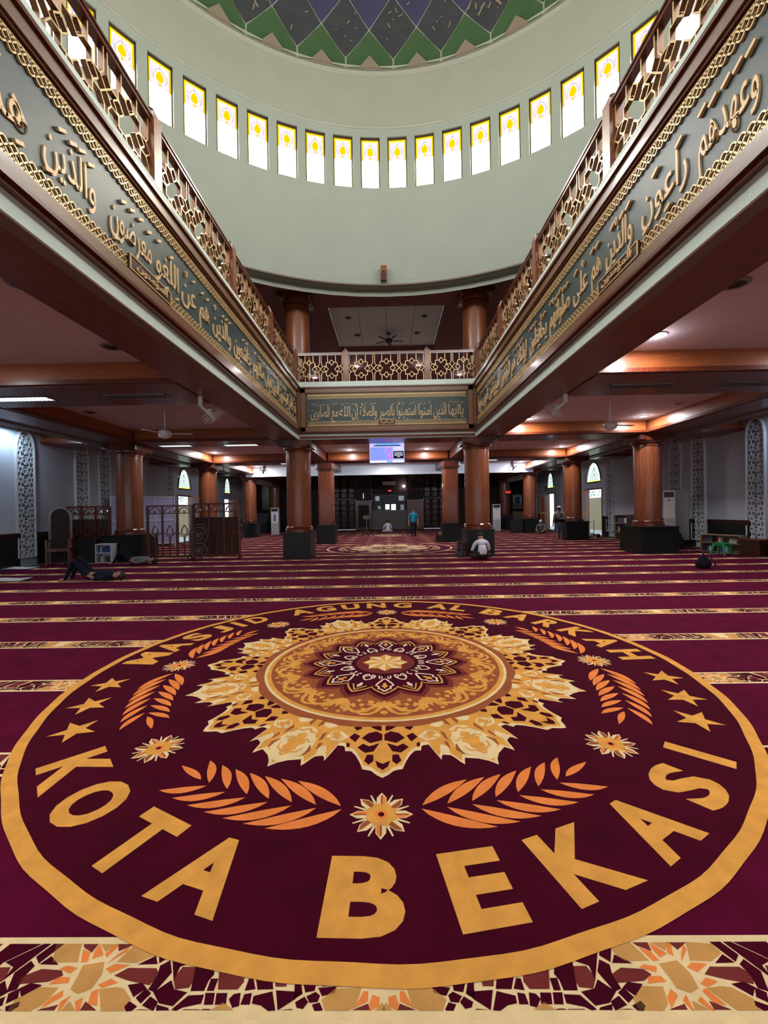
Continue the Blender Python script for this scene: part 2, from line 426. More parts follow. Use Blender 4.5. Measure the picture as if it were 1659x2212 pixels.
# ------------------------------------------------------------------ drum
ZW0,ZW1=12.35,14.04; HWA=.0372; NW=60; PH0=-.0109
def drum():
    b=MB(); zs=[9.12,ZW0,ZW1,14.33,16.10]
    def P(r,a,z): return (DC[0]+r*S(a),DC[1]+r*Cc(a),z)
    for k in range(NW):
        c=(k+.5)*2*PI/NW+PH0; st=[c-PI/NW,c-HWA,c+HWA,c+PI/NW]
        for j in range(4):
            for i in range(3):
                if i==1 and j==1: continue
                b.mat(1 if j==3 else 0)
                b.poly([P(RD,st[i+1],zs[j]),P(RD,st[i],zs[j]),P(RD,st[i],zs[j+1]),P(RD,st[i+1],zs[j+1])])
        b.mat(0); R2=RD+.22
        for a in (st[1],st[2]): b.poly([P(RD,a,ZW0),P(R2,a,ZW0),P(R2,a,ZW1),P(RD,a,ZW1)])
        for z in (ZW0,ZW1): b.poly([P(RD,st[1],z),P(RD,st[2],z),P(R2,st[2],z),P(R2,st[1],z)])
        b.mat(0); R3=RD+.3
        b.poly([P(R3,st[0],8.9),P(R3,st[3],8.9),P(R3,st[3],16.4),P(R3,st[0],16.4)])
        b.poly([P(RD,st[0],9.12),P(R3,st[0],9.12),P(R3,st[3],9.12),P(RD,st[3],9.12)])
    o=b.build('wall_drum',['drum_paint','drum_paint_upper']); o['kind']='structure'; o['label']='pale green cylindrical drum wall with a row of stained glass windows'
    t=MB().lathe([(RD,14.29),(RD-.05,14.31),(RD-.05,14.35),(RD,14.38)],120,DC); 
    struct('trim_drum_cornice',t,'drum_paint_upper','thin cornice ring above the drum windows',smooth=True)
    t=MB().lathe([(RD,16.00),(RD-.05,16.015),(RD-.06,16.06),(RD-.10,16.075),(RD-.10,16.12),(RD-.24,16.13)],120,DC)
    struct('trim_dome_ring',t,'drum_paint_upper','round moulding at the foot of the dome',smooth=True)
    t=MB().lathe([(RD+.05,9.12),(RD-.03,9.10),(RD-.03,9.16),(RD+.01,9.18)],120,DC)
    struct('trim_drum_edge',t,'taupe','dark lower edge ring of the drum',smooth=True)
drum()
def window():
    w=RD*HWA; r=bpy.data.objects.new('window_1',None); COL.objects.link(r); r['kind']='structure'
    h=ZW1-ZW0
    # local: x across, z up from sill, +y away from the room centre
    fr=MB()
    for x0,x1,z0,z1 in ((-w,-w+.035,0,h),(w-.035,w,0,h),(-w,w,h-.055,h),(-w,w,0,.03)): fr.box(x0,x1,.02,.10,z0,z1)
    fr.build('window_frame','frame_dark',r)
    W=w-.035; z0,z1=.03,h-.055; zm=z0+(z1-z0)*.58; t=.045
    def rect(mb,x0,x1,a,c,y=.06): mb.poly([(x0,y,a),(x1,y,a),(x1,y,c),(x0,y,c)])
    p=MB(); rect(p,-W+t,W-t,z0+t,zm); p.build('pane','win_low',r)
    p=MB(); rect(p,-W+t,W-t,zm,z1-2*t); p.build('pane','win_high',r)
    p=MB(); rect(p,-W,-W+t,zm,z1); rect(p,W-t,W,zm,z1); rect(p,-W+t,W-t,z1-t,z1); p.mat(1); rect(p,-W+t,W-t,z1-2*t,z1-t)
    p.build('border_pane',['win_yellow','win_cream'],r)
    p=MB(); rect(p,-W,-W+t,z0,zm); rect(p,W-t,W,z0,zm); rect(p,-W+t,W-t,z0,z0+t); p.build('border_pane','win_yellow_low',r)
    # yellow drop motif and lead lines
    zc=zm+.26; out=[]
    for k in range(20):
        a=2*PI*k/20; rr=.100; x=rr*S(a)*(1-.42*max(0,Cc(a))**1.5); z=rr*Cc(a)*(1.75 if Cc(a)>0 else 1.2)
        out.append((x,.052,zc+z))
    p=MB(); p.poly(out); p.poly([(.03*S(2*PI*k/10),.052,zc-.185+.045*Cc(2*PI*k/10)) for k in range(10)]); p.build('leaf_pane','win_yellow',r)
    l=MB()
    arc=[(.17*S(a)*(1-.35*max(0,Cc(a))),.045,zc-.02+.26*Cc(a)) for a in [PI*(-.62)+PI*1.24*k/12 for k in range(13)]]
    l.tube(arc,.005,3)
    for sx in (-1,1):
        l.tube([(sx*.15,.045,zc-.1),(sx*.20,.045,zc+.0),(sx*.19,.045,zc+.14)],.004,3)
        l.tube([(sx*.04,.045,zc-.15),(sx*.12,.045,zc-.28),(sx*.22,.045,zc-.2)],.004,3)
    l.tube([(0,.045,zc+.2),(0,.045,z1-2*t)],.004,3); l.build('lead_line','lead',r)
    return r
w0=window()
for k in range(NW):
    a=(k+.5)*2*PI/NW+PH0
    loc=(DC[0]+(RD+.02)*S(a),DC[1]+(RD+.02)*Cc(a),ZW0)
    o=w0 if k==0 else dup(w0,loc,name=f'window_{k+1}')
    o.location=loc; o.rotation_euler=(0,0,-a)
    if abs((k+.5)*2*PI/NW+PH0-.146)<.03 : 
        for ch in o.children:
            if ch.name.startswith('pane') and ch.data.materials[0]==M['win_low']: ch.data=ch.data.copy(); ch.data.materials[0]=M['win_sun']
    o['label']=f'stained glass drum window {k+1}, white with yellow border and leaf'; o['group']='stained glass windows around the drum'

# ------------------------------------------------------------------ dome of lozenge panels
def dome():
    ND=34; da=2*PI/ND; a00=math.radians(1.85)
    def P(a,h,off=0.):   # h = height above the ring measured along the profile
        R=8.42; rise=R*1.02; t=h/R; r=R*Cc(t)-off*Cc(t); z=16.10+rise*S(t)-off*S(t)
        return (DC[0]+r*S(a),DC[1]+r*Cc(a),z)
    b=MB(); A=68; L=[0,.6,1.2,2,3,4,5.5,7,8.5,10,11.5,13.2]
    for k in range(A):
        for j in range(len(L)-1):
            a,c=2*PI*k/A,2*PI*(k+1)/A
            b.poly([P(a,L[j],-.012),P(c,L[j],-.012),P(c,L[j+1],-.012),P(a,L[j+1],-.012)])
    d=b.build('ceiling_dome',['dome_seam']); d['kind']='structure'; d['label']='great dome lined with green, black and navy lozenge panels'
    ctr=Vector((DC[0],DC[1],0)); g=.019
    H0,H1,H2,H3,H4,H5,H6=0,.30,1.17,2.08,3.10,4.2,5.4
    def panel(pts,name,m,off):
        mb=MB(); n=len(pts); ca=sum(p[0] for p in pts)/n; ch=sum(p[1] for p in pts)/n
        i=len(mb.v); fr=[]
        for a,h in pts:
            # shrink towards the middle to leave the pale seam
            da_,dh=(a-ca)*8.4,h-ch; l=math.hypot(da_,dh); k=max(0,1-g*1.5/l) if l else 1
            fr.append((ca+(a-ca)*k,ch+(h-ch)*k))
        # dense fan for curvature
        C=P(ca,ch,off); ring=[P(a,h,off) for a,h in fr]
        mb.v=[C]+ring; 
        for q in range(n): mb.face((0,1+q,1+(q+1)%n))
        back=[P(a,h,-.012) for a,h in fr]; mb.v+=back
        for q in range(n): mb.face((1+q,1+n+q,1+n+(q+1)%n,1+(q+1)%n))
        mb.v=[(x-DC[0],y-DC[1],z) for x,y,z in mb.v]
        return mb.build(name,m,d)
    rows=[
     ([(0,H0),(da,H0),(da,H1),(da/2,H2),(0,H1)],'dome_green',0,.01),
     ([(da*.27,H0),(da*.73,H0),(da*.5,.40)],'dome_beige',0,.075),
     ([(0,H1),(da/2,H2),(0,H3),(-da/2,H2)],'dome_dark',0,.01),
     ([(da/2,H2),(da,H3),(da/2,H4),(0,H3)],'dome_navy',0,.01),
     ([(0,H3),(da/2,H4),(0,H5),(-da/2,H4)],'dome_navy',0,.01),
     ([(da/2,H4),(da,H5),(da/2,H6),(0,H5)],'dome_dark',0,.01)]
    for pts,m,_,off in rows:
        src=panel(pts,'panel',m,off)
        src.location=(DC[0],DC[1],0); src.rotation_euler=(0,0,-a00)
        for k in range(1,ND):
            o=inst(src,d,(DC[0],DC[1],0),(0,0,-a00-k*da))
    mb=MB(); 
    for k in range(24):
        a,c=2*PI*k/24,2*PI*(k+1)/24
        for h0,h1 in ((5.45,8),(8,10.5),(10.5,13.1)): mb.poly([P(a,h0,.0),P(c,h0,.0),P(c,h1,.0),P(a,h1,.0)])
    mb.build('dome_crown','dome_green',d)
    # small gilt marks scattered on the dark lozenges
    mb=MB(); rnd=random.Random(3)
    def dash(a,h,l,ang,w):
        ax,hx=l/2*Cc(ang),l/2*S(ang); nx,nh=-S(ang)*w/2,Cc(ang)*w/2
        q=[(a+(sx*ax+sn*nx)/8.4,h+sx*hx+sn*nh) for sx,sn in ((-1,-1),(1,-1),(1,1),(-1,1))]
        mb.poly([P(aa,hh,.05) for aa,hh in q])
    for k in range(-7,8):
        c=a00+k*da
        for _ in range(6): dash(c+rnd.uniform(-.22,.22)*da,rnd.uniform(.75,1.7),rnd.choice((.05,.12,.16)),rnd.uniform(0,PI),.035)
        for _ in range(5): dash(c+da/2+rnd.uniform(-.2,.2)*da,rnd.uniform(1.7,2.6),rnd.choice((.05,.12,.2)),rnd.uniform(0,PI),.035)
    for c,h in ((a00-3*da,1.05),(a00+2*da,1.05),(a00+3*da,1.45)):
        for j in range(7): dash(c+(j-3)*.025,h+abs(j-3)*.07,.16,1.0+.6*S(j*2.1),.05)
        dash(c-.03,h+.0,.35,.9,.06); dash(c+.03,h,.35,2.2,.06)
    mb.build('gilt_mark','dome_beige',d,kind='stuff')
dome()

# ------------------------------------------------------------------ arabic lettering
AR={'ا':(0xFE8D,0xFE8E),'أ':(0xFE83,0xFE84),'إ':(0xFE87,0xFE88),'ب':(0xFE8F,),'ة':(0xFE93,0xFE94),'ت':(0xFE95,),'ث':(0xFE99,),'ج':(0xFE9D,),'ح':(0xFEA1,),'خ':(0xFEA5,),
'د':(0xFEA9,0xFEAA),'ذ':(0xFEAB,0xFEAC),'ر':(0xFEAD,0xFEAE),'ز':(0xFEAF,0xFEB0),'س':(0xFEB1,),'ش':(0xFEB5,),'ص':(0xFEB9,),'ض':(0xFEBD,),'ط':(0xFEC1,),'ظ':(0xFEC5,),
'ع':(0xFEC9,),'غ':(0xFECD,),'ف':(0xFED1,),'ق':(0xFED5,),'ك':(0xFED9,),'ل':(0xFEDD,),'م':(0xFEE1,),'ن':(0xFEE5,),'ه':(0xFEE9,),'و':(0xFEED,0xFEEE),'ى':(0xFEEF,0xFEF0),'ي':(0xFEF1,),'ئ':(0xFE89,),'ؤ':(0xFE85,0xFE86)}
def shape(word):
    out=[]; n=len(word); i=0
    prev=False
    while i<n:
        c=word[i]
        if c==' ': out.append(' '); prev=False; i+=1; continue
        if c=='ل' and i+1<n and word[i+1]=='ا':
            out.append(chr(0xFEFC if prev else 0xFEFB)); prev=False; i+=2; continue
        f=AR[c]; nxt=i+1<n and word[i+1] in AR
        if len(f)==2: out.append(chr(f[1] if prev else f[0])); prev=False
        else:
            b=f[0]
            if prev and nxt: ch=b+3
            elif prev: ch=b+1
            elif nxt: ch=b+2
            else: ch=b
            out.append(chr(ch)); prev=True
        i+=1
    return ''.join(out)[::-1]
def text_mesh(s,extrude=.0,offset=0.,res=2):
    c=bpy.data.curves.new('lettering','FONT'); c.body=s; c.extrude=extrude; c.offset=offset; c.resolution_u=res; c.fill_mode='BOTH' if extrude else 'FRONT'
    o=bpy.data.objects.new('lettering',c); COL.objects.link(o)
    dg=bpy.context.evaluated_depsgraph_get(); me=bpy.data.meshes.new_from_object(o.evaluated_get(dg))
    bpy.data.objects.remove(o); bpy.data.curves.remove(c)
    return me
def place_text(me,name,m,parent,x0,x1,z0,z1,y,vertical=True,flip=False):
    xs=[v.co.x for v in me.vertices]; ys=[v.co.y for v in me.vertices]; ax,bx,ay,by=min(xs),max(xs),min(ys),max(ys)
    for v in me.vertices:
        u=(v.co.x-ax)/(bx-ax)*(x1-x0)+x0; w=(v.co.y-ay)/(by-ay)*(z1-z0)+z0
        v.co=(u,y-v.co.z,w) if vertical else (u,w,v.co.z)
    me.materials.clear(); me.materials.append(M[m])
    o=bpy.data.objects.new(name,me); COL.objects.link(o); o.parent=parent
    return o
rt=random.Random(11)
def word(parent,s,c,width,zb,ht,y,relief):
    """one word of relief lettering centred at x=c on the panel, with its vowel marks"""
    tk=1.4 if relief>.025 else .7
    me=text_mesh(shape(s),extrude=relief/2,offset=.003)
    ys=[v.co.y for v in me.vertices]; lo,hi=min(ys),max(ys)
    k=ht/1.0
    o=place_text(me,'word','gilt',parent,c-width/2,c+width/2,zb+lo*k,zb+hi*k,y)
    mb=MB(); nl=len(s.replace(' ','')); th=.020*ht/.42
    nm_=max(2,int(nl*(.9 if relief>.025 else .7)))
    for i in range(nm_):
        x=c-width/2+width*(i+.5)/nm_+rt.uniform(-.02,.02)
        k_=rt.random()
        if k_<.62:
            z=zb+ht*(.80+rt.uniform(-.04,.06)); L=.040*ht/.42
            mb.bar((x-L,z-.02),(x+L,z+.03),th*tk,y-relief,y)
        elif k_<.8:
            z=zb+ht*(.84+rt.uniform(-.04,.03)); r=.022*ht/.42
            pts=[(x+r*Cc(a),z+r*S(a)) for a in [k2*PI/3 for k2 in range(6)]]
            for q in range(6): mb.bar(pts[q],pts[(q+1)%6],th,y-relief,y)
            mb.bar(pts[5],(x-r*.3,z-r*2.3),th,y-relief,y)
        else:
            z=zb-ht*(.22+rt.uniform(0,.05)); L=.036*ht/.42
            mb.bar((x-L,z-.015),(x+L,z+.02),th*tk,y-relief,y)
    mb.build('vowel_mark','gilt',o,kind='stuff')
def lattice_strip(parent,x0,x1,z0,z1,y,flip=False):
    """openwork gilt border: overlapping scale arches"""
    mb=MB(); h=z1-z0; p=h*.62; n=int((x1-x0)/p); p=(x1-x0)/n; w=.0135*h/.15; d0,d1=y-.022,y
    Z=(lambda t:z1-t*h) if flip else (lambda t:z0+t*h)
    for k in range(n):
        cx=x0+(k+.5)*p
        for row,(t0,t1) in enumerate(((0,.42),(.30,.72),(.58,1.0))):
            off=p/2 if row%2 else 0; c=cx+off-(p/2 if row%2 else 0)*0
            if row%2 and k==n-1: continue
            pts=[(c-p*.5,Z(t0)),(c-p*.40,Z(t0+(t1-t0)*.55)),(c-p*.18,Z(t0+(t1-t0)*.9)),(c,Z(t1)),(c+p*.18,Z(t0+(t1-t0)*.9)),(c+p*.40,Z(t0+(t1-t0)*.55)),(c+p*.5,Z(t0))]
            for q in range(6): mb.bar(pts[q],pts[q+1],w,d0,d1)
        mb.bar((cx,Z(.0)),(cx,Z(.25)),w,d0,d1)
        mb.bar((cx-p*.3,Z(.10)),(cx+p*.3,Z(.10)),w*1.3,d0,d1)
    mb.bar((x0,Z(0)),(x1,Z(0)),w*1.4,d0,d1)
    return mb.build('lattice_border','gilt_bright',parent,kind='stuff')

ZP0,ZP1=4.36,5.90
def panel(origin,rz,half,label,words,plaque,htxt,zbase,relief):
    t=thing('calligraphy_panel',label,'wall panel',origin,rz)
    # backing board, wood frame, beads
    MB().box(-half,half,.035,.06,ZP0-5+5,ZP1).build('board','board_green',t)
    fw=.15
    for z0,z1 in ((ZP0+.03,ZP0+.03+fw),(ZP1-.03-fw,ZP1-.03)):
        MB().box(-half+.02,half-.02,-.045,.04,z0,z1).build('frame_rail','wood_frame',t)
    for x0 in (-half+.02,half-.02-fw): MB().box(x0,x0+fw,-.045,.04,ZP0+.03,ZP1-.03).build('frame_stile','wood_frame',t)
    b=MB()
    for z0,z1,y0 in ((ZP0-.01,ZP0+.03,-.08),(ZP1-.03,ZP1+.015,-.08),(ZP0+.03+fw,ZP0+.06+fw,-.02),(ZP1-.06-fw,ZP1-.03-fw,-.02)): b.box(-half,half,y0,.05,z0,z1)
    for s in (-1,1): a,c=sorted((s*(half-.02-fw),s*(half-.05-fw))); b.box(a,c,-.02,.05,ZP0+.1,ZP1-.1)
    b.build('moulding','wood_red',t)
    b=MB(); X=half-.24
    lattice_strip(t,-X,X,ZP0+.235,ZP0+.385,.033); lattice_strip(t,-X,X,ZP1-.385,ZP1-.235,.033,flip=True)
    # plaque
    w=.30 if half<4 else .46
    p=MB().box(-w,w,-.02,.035,ZP0+.225,ZP0+.405).build('plaque','wood_dark',t)
    e=MB()
    for a,c in (((-w,ZP0+.23),(w,ZP0+.23)),((-w,ZP0+.40),(w,ZP0+.40)),((-w,ZP0+.23),(-w,ZP0+.40)),((w,ZP0+.23),(w,ZP0+.40))): e.bar(a,c,.014,-.03,-.018)
    e.build('border','gilt',p)
    o=place_text(text_mesh(shape(plaque),extrude=.02,offset=.01),'lettering','gilt',p,-w*.75,w*.75,ZP0+.255,ZP0+.375,-.022)
    for s,c,wd in words: word(t,s,c,wd,zbase,htxt,.033,relief)
    return t
def auto_words(lst,x_right,x_left):
    """words in reading order (right to left) spread over the field"""
    L=[len(s)+1.2 for s in lst]; tot=sum(L); out=[]; x=x_right
    for s,l in zip(lst,L):
        w=(x_right-x_left)*l/tot; out.append((s,x-w/2,w*.86)); x-=w
    return out
front_w=auto_words(['ياايها','الذين','امنوا','استعينوا','بالصبر','والصلاة','إن','الله','مع','الصابرين'],2.68,-2.68)
panel(((XL+XR)/2,YF-.06,0),0,(XR-XL)/2-.11,'green calligraphy panel facing the hall at the far end of the opening',front_w,'البقرة',.50,4.90,.02)
# side panels: words placed along the wall (y positions measured in the photograph)
def side_words(lst,sgn):
    return [(s,sgn*((a+c)/2-YM),(c-a)*.93) for s,a,c in lst]
left=[('قد افلح',13.0,14.0),('المؤمنون',11.9,12.95),('الذين',11.15,11.85),('هم في',10.5,11.1),('صلاتهم',9.55,10.45),('خاشعون',8.35,9.45),('والذين',7.35,8.25),('هم',6.85,7.25),('عن',6.25,6.75),('اللغو',5.55,6.2),('معرضون',4.62,5.5),('والذين',3.72,4.45),('هم',3.15,3.6),('للزكاة',2.2,3.05),('فاعلون',1.2,2.1),('والذين',.2,1.1),('هم',-.4,.1),('لفروجهم',-1.6,-.5),('حافظون',-2.9,-1.7)]
panel((XL+.06,YM,0),PI/2,(YF-YB)/2-.125,'long green calligraphy panel under the left railing',side_words(left,1),'المؤمنون',.50,4.93,.032)
right=[('وعهدهم',3.35,4.05),('راعون',4.15,4.95),('والذين',5.1,5.75),('هم',5.85,6.15),('على',6.25,6.75),('صلواتهم',6.85,7.75),('يحافظون',7.85,8.85),('اولئك',9.0,9.7),('هم',9.8,10.15),('الوارثون',10.25,11.1),('الذين',11.2,11.75),('يرثون',11.65,12.4),('الفردوس',12.5,13.2),('هم فيها',13.3,13.9),('لاماناتهم',2.2,3.25),('هم',1.6,2.1),('والذين',.6,1.5),('العادون',-.6,.5),('هم',-1.2,-.7),('فاولئك',-2.3,-1.3)]
panel((XR-.06,YM,0),-PI/2,(YF-YB)/2-.125,'long green calligraphy panel under the right railing',side_words(right,-1),'المؤمنون',.50,4.93,.032)
# white trim bands below and above the panels, deck edge
def band(nm,z0,z1,proud,m,lab):
    b=MB(); p=proud
    b.box(XL,XL+p,YB,YF,z0,z1); b.box(XR-p,XR,YB,YF,z0,z1); b.box(XL,XR,YF-p,YF,z0,z1); b.box(XL,XR,YB,YB+p,z0,z1)
    o=b.build(nm,m); o['kind']='structure'; o['label']=lab
band('trim_gallery_bottom',ZS-.01,ZP0-.05,.03,'paint_white','white painted band along the bottom of the gallery edge')
band('trim_gallery_bead',ZP0-.05,ZP0-.01,.10,'wood_red','dark glossy bead above the white bottom band')
band('trim_gallery_top',ZP1+.03,ZD+.01,.05,'paint_white','white painted band under the railings')
band('trim_gallery_cap',ZD+.01,ZD+.03,.0501,'paint_white','white kerb top that carries the railings')
b=MB().box(XL,XL+.115,YF-.125,YF,ZP0-.01,ZP1+.03).box(XR-.115,XR,YF-.125,YF,ZP0-.01,ZP1+.03); struct('trim_corner_posts',b,'wood_frame','wooden corner posts between the calligraphy panels')
b=MB(); b.box(XL-.4,XL,YB-.4,YF+.4,ZD-.03,ZD+.03); b.box(XR,XR+.4,YB-.4,YF+.4,ZD-.03,ZD+.03); b.box(XL,XR,YF,YF+.4,ZD-.03,ZD+.03); b.box(XL,XR,YB-.4,YB,ZD-.03,ZD+.03)
b.mat(1).box(XL,XR,YB-.02,YB,ZS,ZD)
struct('trim_kerb',b,['paint_white','wood_frame'],'white kerb around the mezzanine opening')

# ------------------------------------------------------------------ railings
ZR0,ZR1=ZD+.03,7.06
def grille_mesh():
    mb=MB(); mb.side=1; d0,d1=-.032,.032; w=.019; zc=(ZR0+ZR1)/2-.0; q=.23; r=.10; P=.465
    B=lambda a,c:mb.bar((a[0],zc+a[1]),(c[0],zc+c[1]),w,d0,d1)
    for sx in (-1,1):
        for sz in (-1,1):
            # corner brackets of the star
            B((sx*r*.62,sz*q),(sx*q,sz*q)); B((sx*q,sz*q),(sx*q,sz*r*.62))
            B((sx*.165,sz*q),(sx*.165,sz*(ZR1-ZR0)/2))
            # links to the double bars between motifs
            B((sx*q,sz*.10),(sx*(P-.10),sz*.10)); B((sx*(P-.10),sz*.10),(sx*(P-.035),sz*.19)); B((sx*(P-.035),sz*.19),(sx*(P-.035),sz*(ZR1-ZR0)/2))
            B((sx*(P-.10),sz*.10),(sx*P,sz*.0))
    for cx,cz in ((0,q),(0,-q),(q,0),(-q,0)):
        D=[(cx-r,cz),(cx,cz+r),(cx+r,cz),(cx,cz-r)]
        for k in range(4): B(D[k],D[(k+1)%4])
    return mb
def railing(origin,rz,x0,x1,posts,label):
    t=thing('balcony_railing',label,'railing',origin,rz)
    b=MB().box(x0,x1,-.055,.055,ZR1,ZR1+.07); b.mat(0).box(x0,x1,-.07,.07,ZR1+.055,ZR1+.085); b.build('handrail','wood_red',t)
    src=None
    for px in posts:
        if src is None:
            src=MB().box(-.095,.095,-.095,.095,ZR0-.02,ZR1+.13).build('post','wood_col',t)
            cap=MB().lathe([(0,ZR1+.13),(.06,ZR1+.13),(.04,ZR1+.15),(.065,ZR1+.19),(.045,ZR1+.235),(0,ZR1+.25)],12).build('finial','wood_dark',src,smooth=True)
            p=src
        else:
            p=inst(src,t); q=inst(cap,p)
        p.location=(px,0,0)
    g=None
    ps=sorted(posts)
    for a,c in zip(ps[:-1],ps[1:]):
        k=max(1,round((c-a-.19)/.93)); d=(c-a-.19)/k
        for i in range(k):
            if g is None: g=grille_mesh().build('grille_panel',['gilt_bright','bronze'],t); o=g
            else: o=inst(g,t)
            o.location=(a+.095+(i+.5)*d,0,0); o.scale=(d/.93,1,1)
    return t
hw=(XR-XL)/2
railing(((XL+XR)/2,YF+.12,0),0,-hw-.1,hw+.1,[-hw-.08,-1.40,1.43,hw+.08],'gilt grille railing with two posts at the far end of the opening')
HL=(YF-YB)/2
PL=[14.28,11.45,8.68,5.80,2.95,.15,-2.6]
railing((XL-.12,YM,0),PI/2,-HL,HL,[p-YM for p in PL],'long wooden and gilt grille railing on the left side')
railing((XR+.12,YM,0),-PI/2,-HL,HL,[-(p-YM) for p in PL],'long wooden and gilt grille railing on the right side')

# ------------------------------------------------------------------ columns
def column(x,y,label,plw=.96,group='lower hall columns',square=False,z0=0,z1=ZS,plinth=True):
    t=thing('column',label,'column',(x,y,z0),0,group)
    h=z1-z0; zb=0
    if plinth:
        b=MB().box(-plw/2,plw/2,-plw/2,plw/2,0,.89); b.box(-plw/2-.02,plw/2+.02,-plw/2-.02,plw/2+.02,.89,.93); b.build('plinth','granite',t); zb=.93
    r=.43
    if square:
        c=.10; w=.38; oc=[(-w,-w+c),(-w+c,-w),(w-c,-w),(w,-w+c),(w,w-c),(w-c,w),(-w+c,w),(-w,w-c)]
        big=lambda k:[(a*k,b_*k) for a,b_ in oc]
        m=MB().prism(big(1.06),zb,zb+.12); m.prism(big(1.02),zb+.12,zb+.17); m.build('base_ring','wood_red',t)
        MB().prism(oc,zb+.17,h-.42).build('shaft','wood_col',t)
        m=MB().prism(big(1.15),h-.42,h-.34); m.prism(big(1.3),h-.34,h-.01); m.build('capital','wood_red',t)
        return t
    MB().lathe([(r+.07,zb),(r+.07,zb+.10),(r+.03,zb+.12),(r+.045,zb+.16),(r+.01,zb+.20),(r-.02,zb+.20)],24).build('base_ring','wood_red',t,smooth=False)
    n=12; src=None
    for k in range(n):
        if src is None:
            a=PI/n*.985; m=MB(); seg=4
            pr=[]
            for q in range(seg+1):
                aa=-a+2*a*q/seg; pr.append((r*S(aa),r*Cc(aa)))
            for q in range(seg,-1,-1):
                aa=-a+2*a*q/seg; pr.append(((r-.03)*S(aa),(r-.03)*Cc(aa)))
            m.prism(pr,zb+.18,h-.40,caps=False); src=m.build('plank','wood_col',t); p=src
            for f in src.data.polygons: pass
        else: p=inst(src,t)
        p.rotation_euler=(0,0,2*PI*k/n+.13)
    MB().lathe([(r-.035,zb+.18),(r-.035,h-.4)],24).build('core','wood_dark',t)
    m=MB().lathe([(r-.03,h-.42),(r+.03,h-.40),(r+.03,h-.36),(r+.01,h-.34),(r+.08,h-.28),(r+.09,h-.22)],24)
    m.box(-r-.12,r+.12,-r-.12,r+.12,h-.22,h-.005); m.build('capital','wood_red',t)
    for sx in (-1,1): MB().box(min(sx*.40,sx*.60),max(sx*.40,sx*.60),-.60,-.50,h-.20,h-.04).build('bracket','wood_dark',t)
    return t
CXL,CXR=-3.24,3.13
column(CXL,14.92,'round wooden column on a black plinth under the left gallery corner')
column(CXR,14.92,'round wooden column on a black plinth behind the seated man in white')
column(CXL,21.5,'wooden pillar on a black plinth, left of the centre beyond the gallery',square=True)
column(CXR,21.5,'wooden pillar on a black plinth, right of the centre beyond the gallery',square=True)
for sx in (-1,1):
    nm='left' if sx<0 else 'right'
    column(sx*9.4-(.05 if sx<0 else .15),15.05,f'nearest round wooden column of the {nm} side aisle on a wide black plinth',1.30)
    column(sx*9.4,21.5,f'second round wooden column of the {nm} side aisle',1.1)
    column(sx*9.4,28.0,f'third round wooden column of the {nm} side aisle',1.0)
    column(sx*9.45,34.2,f'farthest round wooden column of the {nm} side aisle',1.0,z1=4.3)
column(-3.2,14.98,'round wooden column behind the railing, upper floor left',group='upper floor columns',z0=ZD,z1=UZ+.02,plinth=False)
column(3.16,14.98,'round wooden column behind the railing, upper floor right',group='upper floor columns',z0=ZD,z1=UZ+.02,plinth=False)
